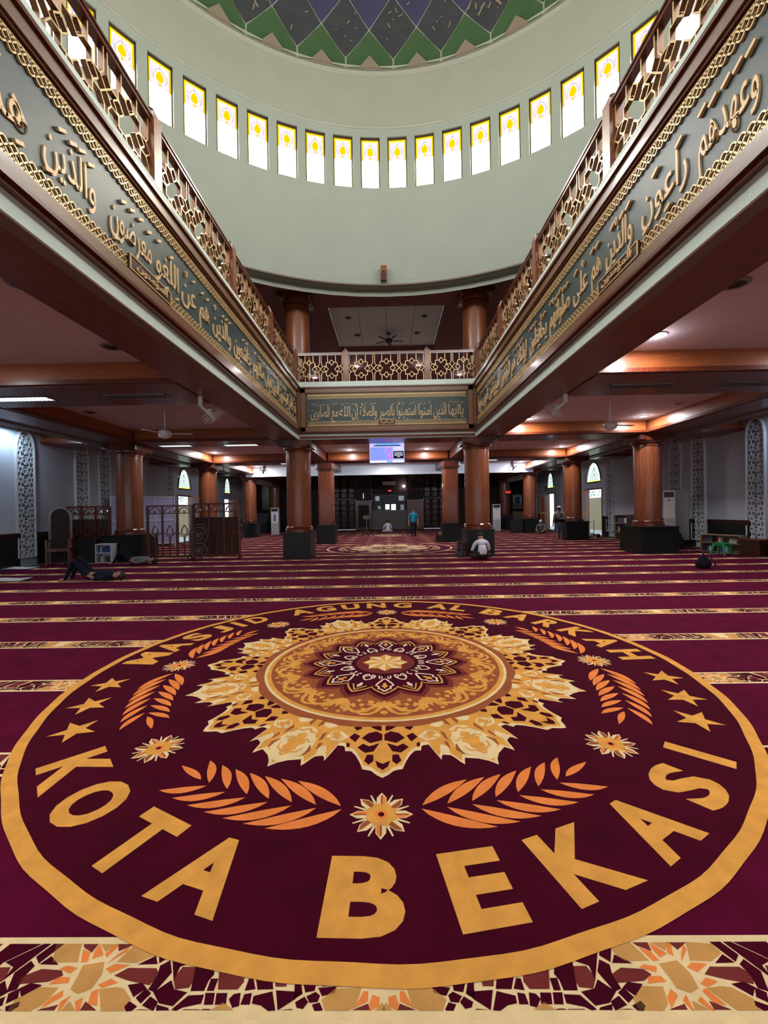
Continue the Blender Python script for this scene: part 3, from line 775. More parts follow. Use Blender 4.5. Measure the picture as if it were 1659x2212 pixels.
BAND={'FL':'g-209,240 -120,240 -88,179 -175,179;r-102,240 -55,240 -58,213 -90,229;o-91,219 -62,208 -50,181 -69,179;o-43,240 -8,203 -36,191 -42,218;l-33,240 22,240 -3,216;o22,240 30,231 16,196 5,208;r34,240 89,240 49,218;o77,233 74,213 35,176 48,196;g99,240 183,233 192,203 140,178 70,179;o44,155 67,167 114,166 67,143;r90,132 126,155 219,154 245,131 224,103 149,118;o52,103 79,118 107,109 69,96;g65,88 117,92 144,88 185,58 176,38 184,28 114,28;o57,86 83,42 53,50 42,79;r43,50 80,28 88,28 43,28;o21,61 34,28 26,28 7,50;l-14,50 18,28 -22,28;r-54,42 -55,28 -104,28 -91,28;o-27,67 -31,28 -35,28 -43,50;o-67,84 -59,67 -97,34 -87,63;g-92,92 -107,46 -132,28 -203,28 -205,59 -156,92;l-51,164 15,174 31,136 27,92 -7,79 -39,92 -40,123;o-127,105 -113,125 -78,125 -70,110;r-243,106 -247,128 -195,151 -126,148 -108,132 -145,114;o-127,155 -106,162 -74,157 -85,141','ST':'m154,169 196,195 215,171;m158,101 198,105 220,92 195,69;m225,88 245,75 231,50 210,64;m256,64 283,50 283,28 245,42;m192,50 219,38 210,28 197,28 186,38;r247,30 285,28 288,28 227,28;m293,42 325,34 334,28 301,28;m189,240 225,240 250,198 225,176;m236,161 261,178 283,140 260,83 235,92 247,131;m239,240 267,240 349,178 307,164 308,118;r323,157 367,156 379,131 371,96 331,92 310,122;m276,240 396,240 440,136 430,118 429,87 385,87 367,173;m302,113 322,85 369,79 342,42 298,50 262,79;r430,240 533,240 557,113 545,91 481,91;m443,118 463,118 463,87 444,87;m385,66 432,70 433,46 385,38 369,28 351,30;r393,30 433,30 436,28 389,28;m444,75 469,74 476,46 452,46;m459,30 469,30 476,28 449,28;m483,74 512,74 519,46 490,46;g485,28 514,46 550,28 556,28 487,28','HF':'m-481,87 -479,117 -467,117 -453,91;m-513,240 -440,240 -390,91 -441,91 -459,133;r-422,240 -343,240 -345,100 -380,100;m-332,240 -268,240 -294,113 -282,78 -307,62 -313,130;m-256,236 -232,201 -242,87 -271,82 -281,110;m-224,91 -171,95 -176,78 -208,70;m-260,66 -238,76 -225,68 -229,53 -248,51;m-370,83 -287,78 -311,58 -351,30;m-295,49 -274,62 -262,49 -273,34 -288,37;m-237,41 -219,45 -209,30 -213,28 -227,28;r-299,28 -279,28 -277,28 -300,28;r-267,28 -248,28 -240,28 -270,28;m-345,28 -314,30 -309,28 -318,28 -343,28;m-443,66 -389,78 -367,28 -370,28 -389,28 -409,42 -441,46;r-435,28 -416,28 -406,28 -448,28;m-481,28 -455,28 -456,28 -483,28;m-478,70 -460,74 -457,46 -481,46;m-516,70 -499,74 -492,42 -509,38 -524,58;g-167,86 -83,91 -100,37 -125,28 -192,28 -206,57;o-70,78 -58,78 -59,55 -93,37;o-38,67 -19,61 -21,41 -43,28 -44,45;r-58,43 -52,28 -100,28;l-7,45 3,28 -24,28;g-229,231 -96,236 -61,99 -169,99 -213,130;m-206,153 -179,104 -213,99'}

# ================================================================== CARPET
MC=(-.073,4.5155)
def build_carpet():
    t=thing('prayer_carpet','maroon prayer carpet with cream patterned row bands and a huge round gold emblem','carpet',(0,0,0))
    MB().box(-11.7,11.7,YBK+.1,35.35,-.025,-.0125).build('pile_field','pile_maroon',t)
    # row bands
    cols={'m':0,'g':1,'o':2,'r':3,'l':4}; P=2.108
    def dec(s): return [(c[0],[tuple(int(q)/1000 for q in p.split(',')) for p in c[1:].split()]) for c in s.split(';')]
    FL,ST,HF=dec(BAND['FL']),dec(BAND['ST']),dec(BAND['HF'])
    mb=MB()
    mb.mat(5).flat([(-11.65,0),(11.65,0),(11.65,.268),(-11.65,.268)],-.0118)
    z=-.0110
    def put(L,x0,mir):
        for c,pts in L:
            cu=sum(p[0] for p in pts)/len(pts); cv=sum(p[1] for p in pts)/len(pts); e=[]
            for u,v in pts:
                l=math.hypot(u-cu,v-cv) or 1; e.append((u+(u-cu)/l*.006,min(.243,max(.024,v+(v-cv)/l*.004))))
            q=[(x0+(-u if mir else u),v) for u,v in e]
            mb.k=cols[c]; mb.flat(q,z)
    k0=-6
    for k in range(k0,7):
        xf=-1.105+k*P; xh=-.047+k*P
        if abs(xf)<11.4: put(FL,xf,False); 
        for mir in (False,True):
            if abs(xf+(-.4 if mir else .4))<11.2: put(ST,xf,mir)
            if abs(xh+(.4 if mir else -.4))<11.2: put(HF,xh,mir)
    src=mb.build('stripe_band',['pile_maroon_deep','pile_goldlight','pile_orange','pile_mauve','pile_goldlight','pile_cream'],t)
    src.location=(0,1.3497,0)
    MB().box(-11.65,11.65,1.29,1.3497,-.0125,-.0112).build('carpet_hem','pile_cream',t)
    for k in list(range(-6,0))+list(range(1,27)):
        inst(src,t,(0,1.3497+1.2742*k,0))
    return t
carpet=build_carpet()

def medallion(t,ctr,sc,full):
    """round emblem; full adds lettering, stars and the outer ring"""
    def pt(r,a): a=math.radians(a); return (ctr[0]+sc*r*S(a),ctr[1]+sc*r*Cc(a))
    Z=lambda k:-.0100+.0005*k
    jr=random.Random(5); jit=lambda: jr.random()*.00016
    def fan(mb,r,z,n=720,r0=0):
        # polar outline r(angle) filled from the centre
        i=len(mb.v); mb.v.append((*pt(0,0),z))
        for k in range(n): mb.v.append((*pt(r(360*k/n),360*k/n),z))
        for k in range(n): mb.face((i,i+1+(k+1)%n,i+1+k))
    def ring(mb,r0,r1,z,n=180,wob=0.):
        i=len(mb.v)
        for k in range(n):
            a=360*k/n; w=wob*(S(a*.3)+S(a*.71+1))*.5
            mb.v.append((*pt(r0+w,a),z)); mb.v.append((*pt(r1+w,a),z))
        for k in range(n): j=(k+1)%n; mb.face((i+2*k,i+2*j,i+2*j+1,i+2*k+1))
    if full:
        m=MB(); fan(m,lambda a:3.03,Z(0),180); m.build('medallion_field','pile_maroon_deep',t)
        m=MB(); ring(m,3.0,3.078,Z(1),240,.006); m.build('medallion_ring','pile_gold',t)
        # lettering
        WD=dict(A=.40,B=.37,D=.34,E=.31,G=.37,H=.37,I=.10,J=.27,K=.40,L=.29,M=.45,N=.38,O=.38,R=.36,S=.33,T=.34,U=.36)
        cache={}
        def letter(ch,a,r0,r1,top):
            if ch not in cache:
                me=text_mesh(ch,0,.042,4); xs=[v.co.x for v in me.vertices]; ys=[v.co.y for v in me.vertices]
                for v in me.vertices: v.co=((v.co.x-min(xs))/(max(xs)-min(xs))-.5,(v.co.y-min(ys))/(max(ys)-min(ys)),0)
                cache[ch]=me
            me=cache[ch].copy(); w=WD[ch]*(.86 if top else .94); ar=math.radians(a); hgt=r1-r0
            for v in me.vertices:
                x,y=v.co.x*w,v.co.y*hgt
                if top: rr=r0+y; px=S(ar)*rr+Cc(ar)*x; py=Cc(ar)*rr-S(ar)*x
                else: rr=r1-y; px=S(ar)*rr-Cc(ar)*x; py=Cc(ar)*rr+S(ar)*x
                v.co=(ctr[0]+px,ctr[1]+py,Z(1))
            bl=bmesh.new(); bl.from_mesh(me); bmesh.ops.split_edges(bl,edges=bl.edges)
            for f in bl.faces:
                dz=jr.random()*.00015
                for v in f.verts: v.co.z+=dz
            bl.to_mesh(me); bl.free()
            me.materials.clear(); me.materials.append(M['pile_gold'])
            o=bpy.data.objects.new('letter',me); COL.objects.link(o); o.parent=t
        for ch,a in zip('KOTABEKASI',(-132.2,-141.9,-152.9,-162.9,-178.7,170.6,159.6,149.0,138.2,129.4)): letter(ch,a,2.525,2.91,False)
        for ch,a in zip('MASJIDAGUNGALBARKAH',(-84.8,-76.2,-67.6,-59.2,-53.2,-46.6,-31.2,-22.2,-13.2,-3.9,5.7,18.6,26.2,38.0,47.4,57.4,67.2,76.8,86.2)): letter(ch,a,2.56,2.93,True)
        for a in (-100,-109.5,-119.3,99.6,108.8,117.8):
            c=pt(2.735,a); m=MB(); out=[]
            for k in range(10):
                rr=.175 if k%2==0 else .068; w=2*PI*k/10+math.radians(a); out.append((c[0]+rr*S(w),c[1]+rr*Cc(w)))
            i=len(m.v); m.v.append((*c,Z(1))); m.v+=[(x,y,Z(1)) for x,y in out]
            for k in range(10): m.face((i,i+1+(k+1)%10,i+1+k))
            m.build('star','pile_gold',t)
    else:
        m=MB(); ring(m,2.86,2.93,Z(1)); m.build('medallion_ring','pile_cream',t)
        m=MB(); fan(m,lambda a:2.86,Z(0),120); m.build('medallion_field','pile_maroon',t)
    # bursts
    src=None
    for k in range(8):
        a=45*k; m=MB(); c=pt(2.25,a)
        def bp(r,w): w=math.radians(w+a); return (c[0]+sc*r*S(w),c[1]+sc*r*Cc(w))
        def bf(poly,z): m.flat([bp(*q) for q in poly],z)
        for j in range(16):
            w=j*22.5
            if j%2==0:
                m.k=1; bf([(.07,w-24),(.135,w-12),(.175,w),(.135,w+12),(.07,w+24)],Z(1))
                m.k=[2,3][j//2%2]; bf([(.07,w),(.12,w),(.165,w),(.13,w+11),(.07,w+20)],Z(1)+.00015)
                m.k=3; bf([(.07,w-4),(.15,w-2),(.15,w+2),(.07,w+4)],Z(1)+.0003)
            else:
                m.k=1; bf([(.07,w-7),(.165,w-1.5),(.165,w+1.5),(.07,w+7)],Z(1))
        m.k=0; bf([(.095 if j%2 else .078,j*22.5) for j in range(16)],Z(2))
        m.k=2; bf([(.038,j*45) for j in range(8)],Z(2)+.0002); m.k=4; bf([(.018,j*45) for j in range(8)],Z(2)+.0004)
        m.build('burst','pile_gold pile_cream pile_orange pile_rust pile_maroon_deep'.split(),t)
    # leaf sprays: stem follows the circle r=2.2..2.28
    for k in range(4):
        for sg in (-1,1):
            base=90*k; m=MB()
            def sp(f,l):   # f metres along from base, l metres lateral (+ outward)
                a=base+sg*(5.2+math.degrees(f/2.24)); return pt(2.205+.055*f+l,a)
            def leaf(f,side,L,W,lat):
                pts=[]
                n=9
                for j in range(n+1):
                    u=j/n; cx=f+L*u*.93; cy=side*(.012+lat*(u**.85*.75+.25*S(PI*u*.5))); wd=W*S(PI*min(1,u*1.02))**.8*(1.1-.35*u)
                    pts.append((cx,cy,wd,u))
                A=[sp(x+side*0-wd*.25,y+side*wd*.62) for x,y,wd,u in pts]; B=[sp(x+wd*.25,y-side*wd*.38) for x,y,wd,u in pts]
                i=len(m.v); 
                for p,q in zip(A,B): m.v+=[(*p,Z(1)),(*q,Z(1))]
                for j in range(n): m.face((i+2*j,i+2*j+2,i+2*j+3,i+2*j+1))
            for j in range(7):
                f=.02+j*.146; L=.375-.026*j
                leaf(f+.01,-1,L,.066-.002*j,.185-.004*j); leaf(f,1,L,.066-.002*j,.185-.004*j)
            leaf(.98,-1,.26,.05,.03)
            m.build('leaf_spray','pile_orange' if full else 'pile_beige',t)
    # rosette outline
    key=[(0,1.93),(1.2,1.90),(2.2,1.86),(4.2,1.845),(4.6,1.79),(6.2,1.70),(7.6,1.655),(9.2,1.66),(9.6,1.60),(11.6,1.60),(12.4,1.80),(13.2,1.735),(15.2,1.76),(16.4,1.885),(17.4,1.81),(20.0,1.85),(21.6,1.90),(22.5,1.955)]
    def rr(a):
        a=a%45; a=min(a,45-a)
        for (a0,r0),(a1,r1) in zip(key,key[1:]):
            if a<=a1: u=(a-a0)/(a1-a0); return r0+(r1-r0)*u
        return key[-1][1]
    m=MB(); fan(m,lambda a:rr(a)+.012,Z(3)); m.mat(1); fan(m,lambda a:rr(a)-.028,Z(4)); 
    G='pile_gold' if full else 'pile_beige'; ros=m.build('rosette',['pile_cream',G],t)
    m=MB()
    def P(b,a,r): return pt(r,b+a)
    def F(b,pts,z,mir=True):
        for s in ((1,-1) if mir else (1,)):
            m.flat([P(b,s*a,r) for a,r in pts],z+jit())
    for k in range(8):
        b=45*k
        # openwork lobe: maroon cells with a gold bulb
        m.k=0
        F(b,[(0.3,1.44),(2.2,1.40),(4.6,1.43),(6.0,1.50),(3.4,1.56),(0.3,1.52)],Z(5))
        F(b,[(1.0,1.56),(3.6,1.60),(5.2,1.57),(6.4,1.62),(4.2,1.68),(2.2,1.66)],Z(5))
        F(b,[(2.2,1.70),(3.6,1.70),(4.0,1.77),(2.9,1.81),(2.0,1.77)],Z(5))
        F(b,[(0,1.80),(1.6,1.765),(1.1,1.83),(0,1.865)],Z(5))
        F(b,[(6.6,1.47),(8.6,1.44),(9.6,1.50),(7.4,1.555)],Z(5))
        F(b,[(.6,1.33),(3.0,1.30),(4.6,1.33),(2.4,1.375),(.6,1.395)],Z(5))
        m.k=1; F(b,[(0,1.615),(1.1,1.64),(1.5,1.70),(.9,1.76),(0,1.80)],Z(6))
        m.k=3; F(b,[(2.4,1.24),(5.0,1.26),(6.4,1.33),(4.4,1.31)],Z(6))
        # cream lobe centred at 22.5 degrees off
        c=b+22.5; m.k=2
        F(c,[(0,1.43),(2.6,1.46),(4.6,1.58),(5.2,1.70),(4.0,1.79),(2.4,1.83),(1.2,1.88),(0,1.90)],Z(5))
        F(c,[(6.8,1.44),(9.6,1.40),(11.6,1.44),(12.8,1.50),(11.2,1.555),(8.6,1.56),(6.6,1.53)],Z(5))
        F(c,[(6.8,1.66),(8.2,1.63),(9.2,1.70),(8.8,1.74),(7.2,1.75)],Z(5))
        F(c,[(2.6,1.34),(6.0,1.33),(7.6,1.37),(5.4,1.41),(3.2,1.39)],Z(5))
        m.k=1
        F(c,[(0,1.52),(1.6,1.56),(1.1,1.60),(2.7,1.64),(1.5,1.69),(1.8,1.74),(0,1.80)],Z(6))
        F(c,[(8.2,1.44),(9.4,1.43),(9.8,1.47),(11.0,1.49),(9.6,1.52),(8.6,1.51),(7.8,1.48)],Z(6))
        m.k=3
        F(c,[(4.9,1.50),(5.8,1.46),(6.0,1.55),(5.5,1.60)],Z(6)); F(c,[(6.0,1.62),(6.8,1.60),(6.9,1.66),(6.4,1.70)],Z(6))
        F(c,[(1.2,1.33),(2.2,1.31),(2.4,1.38),(1.2,1.42)],Z(6))
    for k in range(8):
        b=45*k; c=b+22.5; m.k=1
        def rb_(bb,pts,w,z):
            for s in (1,-1): m.ribbon([P(bb,s*a,r) for a,r in pts],[q*sc for q in w],z+jit())
        rb_(c,[(0,1.83),(1.0,1.78),(2.6,1.76),(3.2,1.70)],[.02,.022,.018,.008],Z(6)+.0002)
        rb_(c,[(0,1.46),(1.4,1.50),(3.2,1.50),(4.0,1.56)],[.02,.022,.018,.008],Z(6)+.0002)
        rb_(c,[(.2,1.62),(2.2,1.60),(3.6,1.63),(4.2,1.60)],[.02,.022,.014,.006],Z(6)+.0002)
        rb_(c,[(6.0,1.47),(7.4,1.42),(9.0,1.41),(10.6,1.42),(12.2,1.47)],[.02,.03,.025,.03,.02],Z(6)+.0002)
        rb_(c,[(7.2,1.55),(8.6,1.52),(10.2,1.53),(11.4,1.50)],[.012,.02,.02,.008],Z(6)+.0002)
        rb_(c,[(7.2,1.50),(7.8,1.47),(8.2,1.44)],[.01,.02,.01],Z(6)+.0002)
        m.k=3
        rb_(c,[(4.4,1.66),(5.0,1.72),(4.6,1.78)],[.01,.03,.01],Z(6)+.0003)
        m.k=0
        F(b,[(6.6,1.36),(8.4,1.33),(9.6,1.36),(8.2,1.40)],Z(5)+.0002); F(b,[(8.6,1.58),(9.6,1.57),(9.2,1.62),(8.4,1.62)],Z(6))
    m.build('lobe_pattern',['pile_maroon_deep',G,'pile_cream','pile_rust'],ros,kind='stuff')
    m=MB(); fan(m,lambda a:1.315+.035*abs(S(math.radians(a*8))),Z(6),360); m.mat(1); fan(m,lambda a:1.262,Z(7),180); m.mat(2); fan(m,lambda a:1.235,Z(8),180); m.mat(0); fan(m,lambda a:1.195,Z(9),180)
    m.build('inner_ring',['pile_rust' if full else 'pile_beige','pile_cream',G],t)
    # arabesque band, 8 repeats
    m=MB()
    def rib(b,pts,w,z,mir=True,closed=False):
        for s in ((1,-1) if mir else (1,)):
            m.ribbon([P(b,s*a,r) for a,r in pts],[x*sc for x in w] if isinstance(w,list) else w*sc,z+jit(),closed)
    def spiral(b,a0,r0,R,turn,w,z,ph=0):
        pts=[]
        for j in range(15):
            u=j/14; an=ph+turn*u; q=R*(1-.8*u); pts.append((a0+math.degrees(q*Cc(an)/1.0),r0+q*S(an)))
        rib(b,pts,w,z)
    for k in range(8):
        b=45*k
        m.k=0
        rib(b,[(2,.93),(4,1.0),(8,1.09),(13,1.12),(17,1.07),(19,.98),(22.5,.93)],[.05,.05,.045,.04,.045,.05,.05],Z(10))
        spiral(b,7.5,1.0,.075,4.6,.032,Z(10),.8); spiral(b,17.5,1.07,.07,4.6,.032,Z(10),3.6)
        F(b,[(0,.90),(2.2,.96),(3.2,1.04),(1.6,1.06),(0,1.02)],Z(10)+.0002); F(b,[(0,1.08),(1.6,1.10),(1.6,1.13),(0,1.15)],Z(10)+.0002)
        c=b+22.5; F(c,[(0,.92),(1.8,.95),(4.4,.99),(2.4,1.01),(2.6,1.05),(.8,1.04),(0,1.10)],Z(10)+.0002); F(c,[(4.6,1.10),(6,1.09),(6.4,1.12),(5,1.14)],Z(10))
        F(b,[(9.4,.985),(11.6,.965),(12.6,1.0),(11,1.03)],Z(10)+.0002)
        rib(b,[(0,.99),(1.5,1.02),(3.6,1.10),(6,1.145),(9,1.15),(12,1.13)],[.03,.045,.035,.03,.035,.01],Z(10)+.0001)
        F(b,[(5,.93),(7,.90),(9,.92),(8,.955),(6,.96)],Z(10)+.0002); F(b,[(14,1.0),(15.6,.97),(16.8,1.0),(15.4,1.035)],Z(10)+.0002)
        F(b,[(12.4,.90),(14.6,.89),(15.2,.93),(13,.95)],Z(10)+.0002); F(b,[(18.4,1.13),(20,1.12),(20.6,1.15),(19,1.165)],Z(10)+.0002)
    m.build('arabesque',G,t,kind='stuff')
    # 16 pointed star
    def st(a,r1,r0,n=16):
        u=(a*n/360)%1; u=abs(u-.5)*2; return r0+(r1-r0)*(u**.8)
    m=MB(); fan(m,lambda a:st(a,.90,.76),Z(11),480); m.mat(1); fan(m,lambda a:st(a,.845,.695),Z(12),480)
    m.mat(2); fan(m,lambda a:st(a,.785,.64),Z(13),480); m.mat(1); fan(m,lambda a:st(a,.76,.615),Z(14),480)
    sl=m.build('star_field','pile_mauve pile_maroon_deep pile_gold'.split(),t)
    m=MB()
    for k in range(16):
        b=22.5*k; m.k=0
        if k%2==0:
            rib(b,[(0,.725),(2.5,.68),(5.0,.665),(5.0,.62),(8.0,.60),(7.0,.55),(4.5,.50),(2.5,.46),(0,.44)],.020,Z(15))
            m.k=1; F(b,[(0,.53),(2.2,.56),(1.2,.585),(3.4,.61),(1.3,.63),(0,.67)],Z(15)); m.k=0
        else:
            F(b,[(0,.56),(1.6,.58),(1.1,.605),(2.8,.625),(1.0,.645),(0,.69)],Z(15))
            rib(b,[(0,.50),(4,.47),(7,.43),(8,.38),(4,.36),(0,.40)],.017,Z(15)); m.k=1
            rib(b,[(0,.735),(4,.66),(6.5,.62)],.014,Z(15)); m.k=0
        spiral(b,5.5,.40,.055,5.2,.013,Z(15)+.0002,k*.7)
    m.build('knotwork','pile_white pile_gold'.split(),sl,kind='stuff')
    m=MB(); m.k=1; fan(m,lambda a:.335,Z(16),60); m.k=0; fan(m,lambda a:.315,Z(17),60)
    for k in range(16):
        r0,r1=(.245,.185) if k%2==0 else (.185,.245)
        m.k=2 if k%2==0 else 3; m.flat([pt(0,0),pt(r0,22.5*k),pt(r1,22.5*k+22.5)],Z(18))
    m.build('centre_star','pile_mauve pile_maroon_deep pile_cream pile_gold'.split(),t)
medallion(carpet,MC,1.0,True)
medallion(carpet,(-.03,18.3),.93,False)
medallion(carpet,(-.13,27.5),.52,False)
def face_up(o):
    if o.type=='MESH' and o.name!='pile_field':
        bm=bmesh.new(); bm.from_mesh(o.data); bm.normal_update()
        fl=[f for f in bm.faces if f.normal.z<0]
        if fl: bmesh.ops.reverse_faces(bm,faces=fl); bm.to_mesh(o.data)
        bm.free()
seen_=set()
for o in list(carpet.children_recursive):
    if o.type=='MESH' and o.data.name not in seen_: seen_.add(o.data.name); face_up(o)

# ================================================================== WALL DETAILS
def lattice_niche():
    t=thing('lattice_panel','tall arched white lattice panel on the side wall','wall panel',(0,0,0))
    w,h=.34,4.17; hs=h-.62     # local: x across, y into the wall, z up from its foot
    out=[(-w,0),(w,0),(w,hs)]+[(w*Cc(a)**.8 if a<PI/2-.01 else 0,hs+.62*S(a)) for a in [PI/2*k/6 for k in range(1,7)]]+[(-w*Cc(a)**.8,hs+.62*S(a)) for a in [PI/2*k/6 for k in range(5,0,-1)]]+[(-w,hs)]
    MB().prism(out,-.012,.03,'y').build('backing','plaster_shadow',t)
    b=MB(); n=len(out)
    def inside(x,z):
        if z<hs: return abs(x)<w
        u=(z-hs)/.62
        return u<1 and abs(x)<w*(1-u*u)**.42
    f=MB()
    for k in range(n): f.bar(out[k],out[(k+1)%n],.045,-.085,.0)
    f.build('frame','plaster_white',t)
    U=.34; d0,d1=-.05,-.014
    for r in range(int(h/U)+1):
        for c in (-1,0):
            x0,z0=c*U,r*U; m=(x0+U/2,z0+U/2)
            pts=[(x0+U*.5+U*.5*S(PI/4*q),z0+U*.5+U*.5*Cc(PI/4*q)) for q in range(8)]
            inn=[(m[0]+U*.2*S(PI/4*q+PI/8),m[1]+U*.2*Cc(PI/4*q+PI/8)) for q in range(8)]
            seg=[]
            for q in range(8):
                seg.append((inn[q],inn[(q+1)%8])); seg.append((pts[q],inn[q])); seg.append((pts[q],inn[q-1]))
            seg+=[((x0,z0),(x0+U,z0)),((x0,z0),(x0+U*.15,z0+U*.5)),((x0,z0),(x0+U*.5,z0+U*.15))]
            for p,q in seg:
                if inside(*p) and inside(*q): b.bar(p,q,.020,d0,d1)
    b.build('lattice','plaster_white',t,kind='stuff')
    return t
ln=lattice_niche(); first=True
order=['nearest','second','third','fourth','fifth','sixth','seventh','eighth','ninth','farthest']
for sx,nm in ((1,'right'),(-1,'left')):
    for k,y in enumerate(NICHES):
        yy=y+(.12 if sx>0 else -.08)
        loc=(sx*(WX-.0),yy,.30); rz=(-PI/2 if sx>0 else PI/2)
        lab=f'tall arched white lattice panel, {order[k]} along the {nm} wall'
        if first: ln.location=loc; ln.rotation_euler=(0,0,rz); ln['label']=lab; ln['group']='lattice wall panels'; first=False
        else: dup(ln,loc,rz,lab,'lattice wall panels')
# pointed windows and doors
wn=NW
for sx,nm in ((-1,'left'),(1,'right')):
    for j,(a,c) in enumerate(DOORS_[sx]):
        wn+=1; m=(a+c)/2; hw_=(c-a)/2-.04; zb,zt=3.09,4.30; x=sx*(WX+.02)
        r=bpy.data.objects.new(f'window_{wn}',None); COL.objects.link(r); r.location=(x,m,zb); r['kind']='structure'
        r['label']=f'pointed stained glass window over the {"nearer" if j==0 else "farther"} {nm} door'
        def outl(k): return [(k*hw_*math.sqrt(max(0,1-(q/8)**1.7)),k*1.21*q/8+(1-k)*.06) for q in range(9)]
        o1=outl(.97); poly=[(-y,z) for y,z in o1[::-1]]+o1[:-1]
        p=MB(); p.poly([(0,y,z) for y,z in poly]); p.build('pane','arch_glass',r)
        e=MB(); e.box(-.01-sx*.0,.01,-hw_,hw_,.0,.10); e.build('border_pane','arch_yellow',r)
        f=MB(); o2=outl(1.0); P2=[(-y,z) for y,z in o2[::-1]]+o2[:-1]
        f.tube([(-sx*.06,y,z) for y,z in P2],.04,4); f.tube([(-sx*.06,-hw_,0),(-sx*.06,hw_,0)],.04,4); f.build('window_frame','wood_red',r)
        l=MB()
        for s in (-1,1):
            l.tube([(-sx*.02,s*.35,.1),(-sx*.02,s*.42,.35),(-sx*.02,s*.2,.55),(-sx*.02,0,.85)],.012,4); l.tube([(-sx*.02,s*.1,.1),(-sx*.02,s*.22,.25),(-sx*.02,0,.5)],.012,4)
        l.tube([(-sx*.02,0,.1),(-sx*.02,0,1.1)],.008,4); l.build('lead_line','lead',r)
        # door: frame, one leaf standing open
        d=bpy.data.objects.new(f'door_{wn-NW}',None); COL.objects.link(d); d.location=(sx*WX,m,0); d['kind']='structure'
        d['label']=f'open wooden double door, {"nearer" if j==0 else "farther"} on the {nm} wall'
        xa,xb=sorted((-sx*.02,sx*.12)); h2=(c-a)/2
        f=MB().box(xa,xb,-h2,-h2+.07,0,2.72).box(xa,xb,h2-.07,h2,0,2.72).box(xa,xb,-h2,h2,2.65,2.72); f.build('door_frame','wood_red',d)
        lf=MB().box(*sorted((0,-sx*.62)),h2-.10,h2-.05,.02,2.62); lp=lf.build('door_leaf','door_orange',d)
        q=MB()
        for z0,z1 in ((.15,1.15),(1.3,2.45)): q.box(*sorted((-sx*.08,-sx*.54)),h2-.115,h2-.10,z0,z1)
        q.build('door_panel','wood_red',lp)
        # what one sees outside
        g=MB().box(*sorted((sx*(WX+3.2),sx*(WX+3.4))),m-1.5,m+4.6,-.1,2.3); o=g.build('garden_wall','wall_outside'); tag(o,f'ochre wall outside the {"nearer" if j==0 else "farther"} {nm} door','wall')
        hm=MB(); rh=random.Random(j+int(sx)+5)
        for _ in range(220):
            yy=m-1.4+rh.random()*5.9; zz=2.385+rh.random()*.45; xx=sx*(WX+3.2+rh.random()*.3); s_=.09
            v=[(xx+rh.uniform(-s_,s_),yy+rh.uniform(-s_,s_),zz+rh.uniform(-s_,s_)) for _k in range(3)]; hm.poly(v)
        o=hm.build('hedge','leaf_outside',kind='stuff'); o['label']=f'green leaves above the wall outside the {nm} door'; o['category']='foliage'
b=MB().box(-WX-3.4,-WX-.25,15,42,-.2,-.05); b.box(WX+.25,WX+3.4,15,42,-.2,-.05); struct('floor_outside',b,'paper','pale paving outside the side doors')

# ================================================================== LIGHT FITTINGS
def downlight(x,y,lit,label,z=ZC,W=None):
    t=thing('ceiling_light',label,'ceiling light',(x,y,z),0,'round ceiling downlights' )
    MB().lathe([(.105,0),(.155,-.004),(.165,-.012),(.155,-.018),(.105,-.020)],20).build('trim_ring','plastic_white' if lit else 'metal_grey',t)
    MB().lathe([(0,-.015),(.11,-.015)],20).build('diffuser','lamp' if lit else 'gap_dark',t)
    if lit:
        lamp_area('lamp_beam',(0,0,-.04),.18,DOWN_A if W is None else W,(1,.93,.95),(0,0,0),t)
        l=bpy.data.lights.new('lamp_bulb','POINT'); l.energy=DOWN_W; l.shadow_soft_size=.09; l.color=(1,.93,.93)
        o=bpy.data.objects.new('lamp_bulb',l); COL.objects.link(o); o.parent=t; o.location=(0,0,-.13)
for x,y,lit,lab in [(4.65,7.25,1,'lit downlight in the right coffer nearest the camera'),(4.65,13.8,1,'lit downlight in the right coffer close to the gallery corner'),
 (8.35,13.75,1,'lit downlight near the outer corner of the second right coffer'),(8.38,20.3,1,'lit downlight in the third right coffer'),(-8.45,20.2,1,'lit downlight in the third left coffer'),
 (-1.88,20.1,1,'lit downlight left of the hanging screen'),(1.86,20.2,1,'lit downlight right of the hanging screen'),
 (-4.6,5.2,0,'unlit round fitting in the left coffer nearest the camera'),(-4.8,7.2,0,'unlit round fitting by the left gallery beam'),(4.65,5.6,0,'unlit round fitting in the right coffer nearest the camera'),
 (-8.45,11.75,0,'unlit round fitting in the second left coffer'),(8.39,12.16,0,'unlit round fitting near the right wall side of the second coffer'),(4.5,11.65,0,'unlit round fitting beside the right wall fan'),
 (8.35,7.25,1,'unseen lit downlight added off to the right'),(8.35,.8,1,'unseen lit downlight added behind on the right'),(-8.35,.8,1,'unseen lit downlight added behind on the left'),(4.65,.8,1,'unseen lit downlight added by the right beam behind the camera'),(-4.65,.8,1,'unseen lit downlight added by the left beam behind the camera'),(-8.4,6.0,1,'unseen lit downlight added in the left coffer off the frame'),  # out of view, added lit to raise the light in the aisles
 (8.38,26.5,1,'lit downlight in the fourth right coffer'),(-8.38,26.5,1,'lit downlight in the fourth left coffer'),(0,26,1,'lit downlight before the prayer niche')]:
    downlight(x,y,lit,lab)
for x,y in ((-1.55,17),(1.55,17),(-1.3,18.7),(1.35,18.6)): downlight(x,y,0,f'unlit round fitting in the upper grey ceiling at {"left" if x<0 else "right"} {"near" if y<18 else "far"}',UZ+.23)
for x,y,lab in ((-4.14,23.8,'outer left'),(4.12,23.8,'outer right'),(-1.62,22.1,'inner left'),(1.68,22.1,'inner right')): downlight(x,y,1,f'lit downlight in the upper ceiling glimpsed through the far railing, {lab}',UZ)
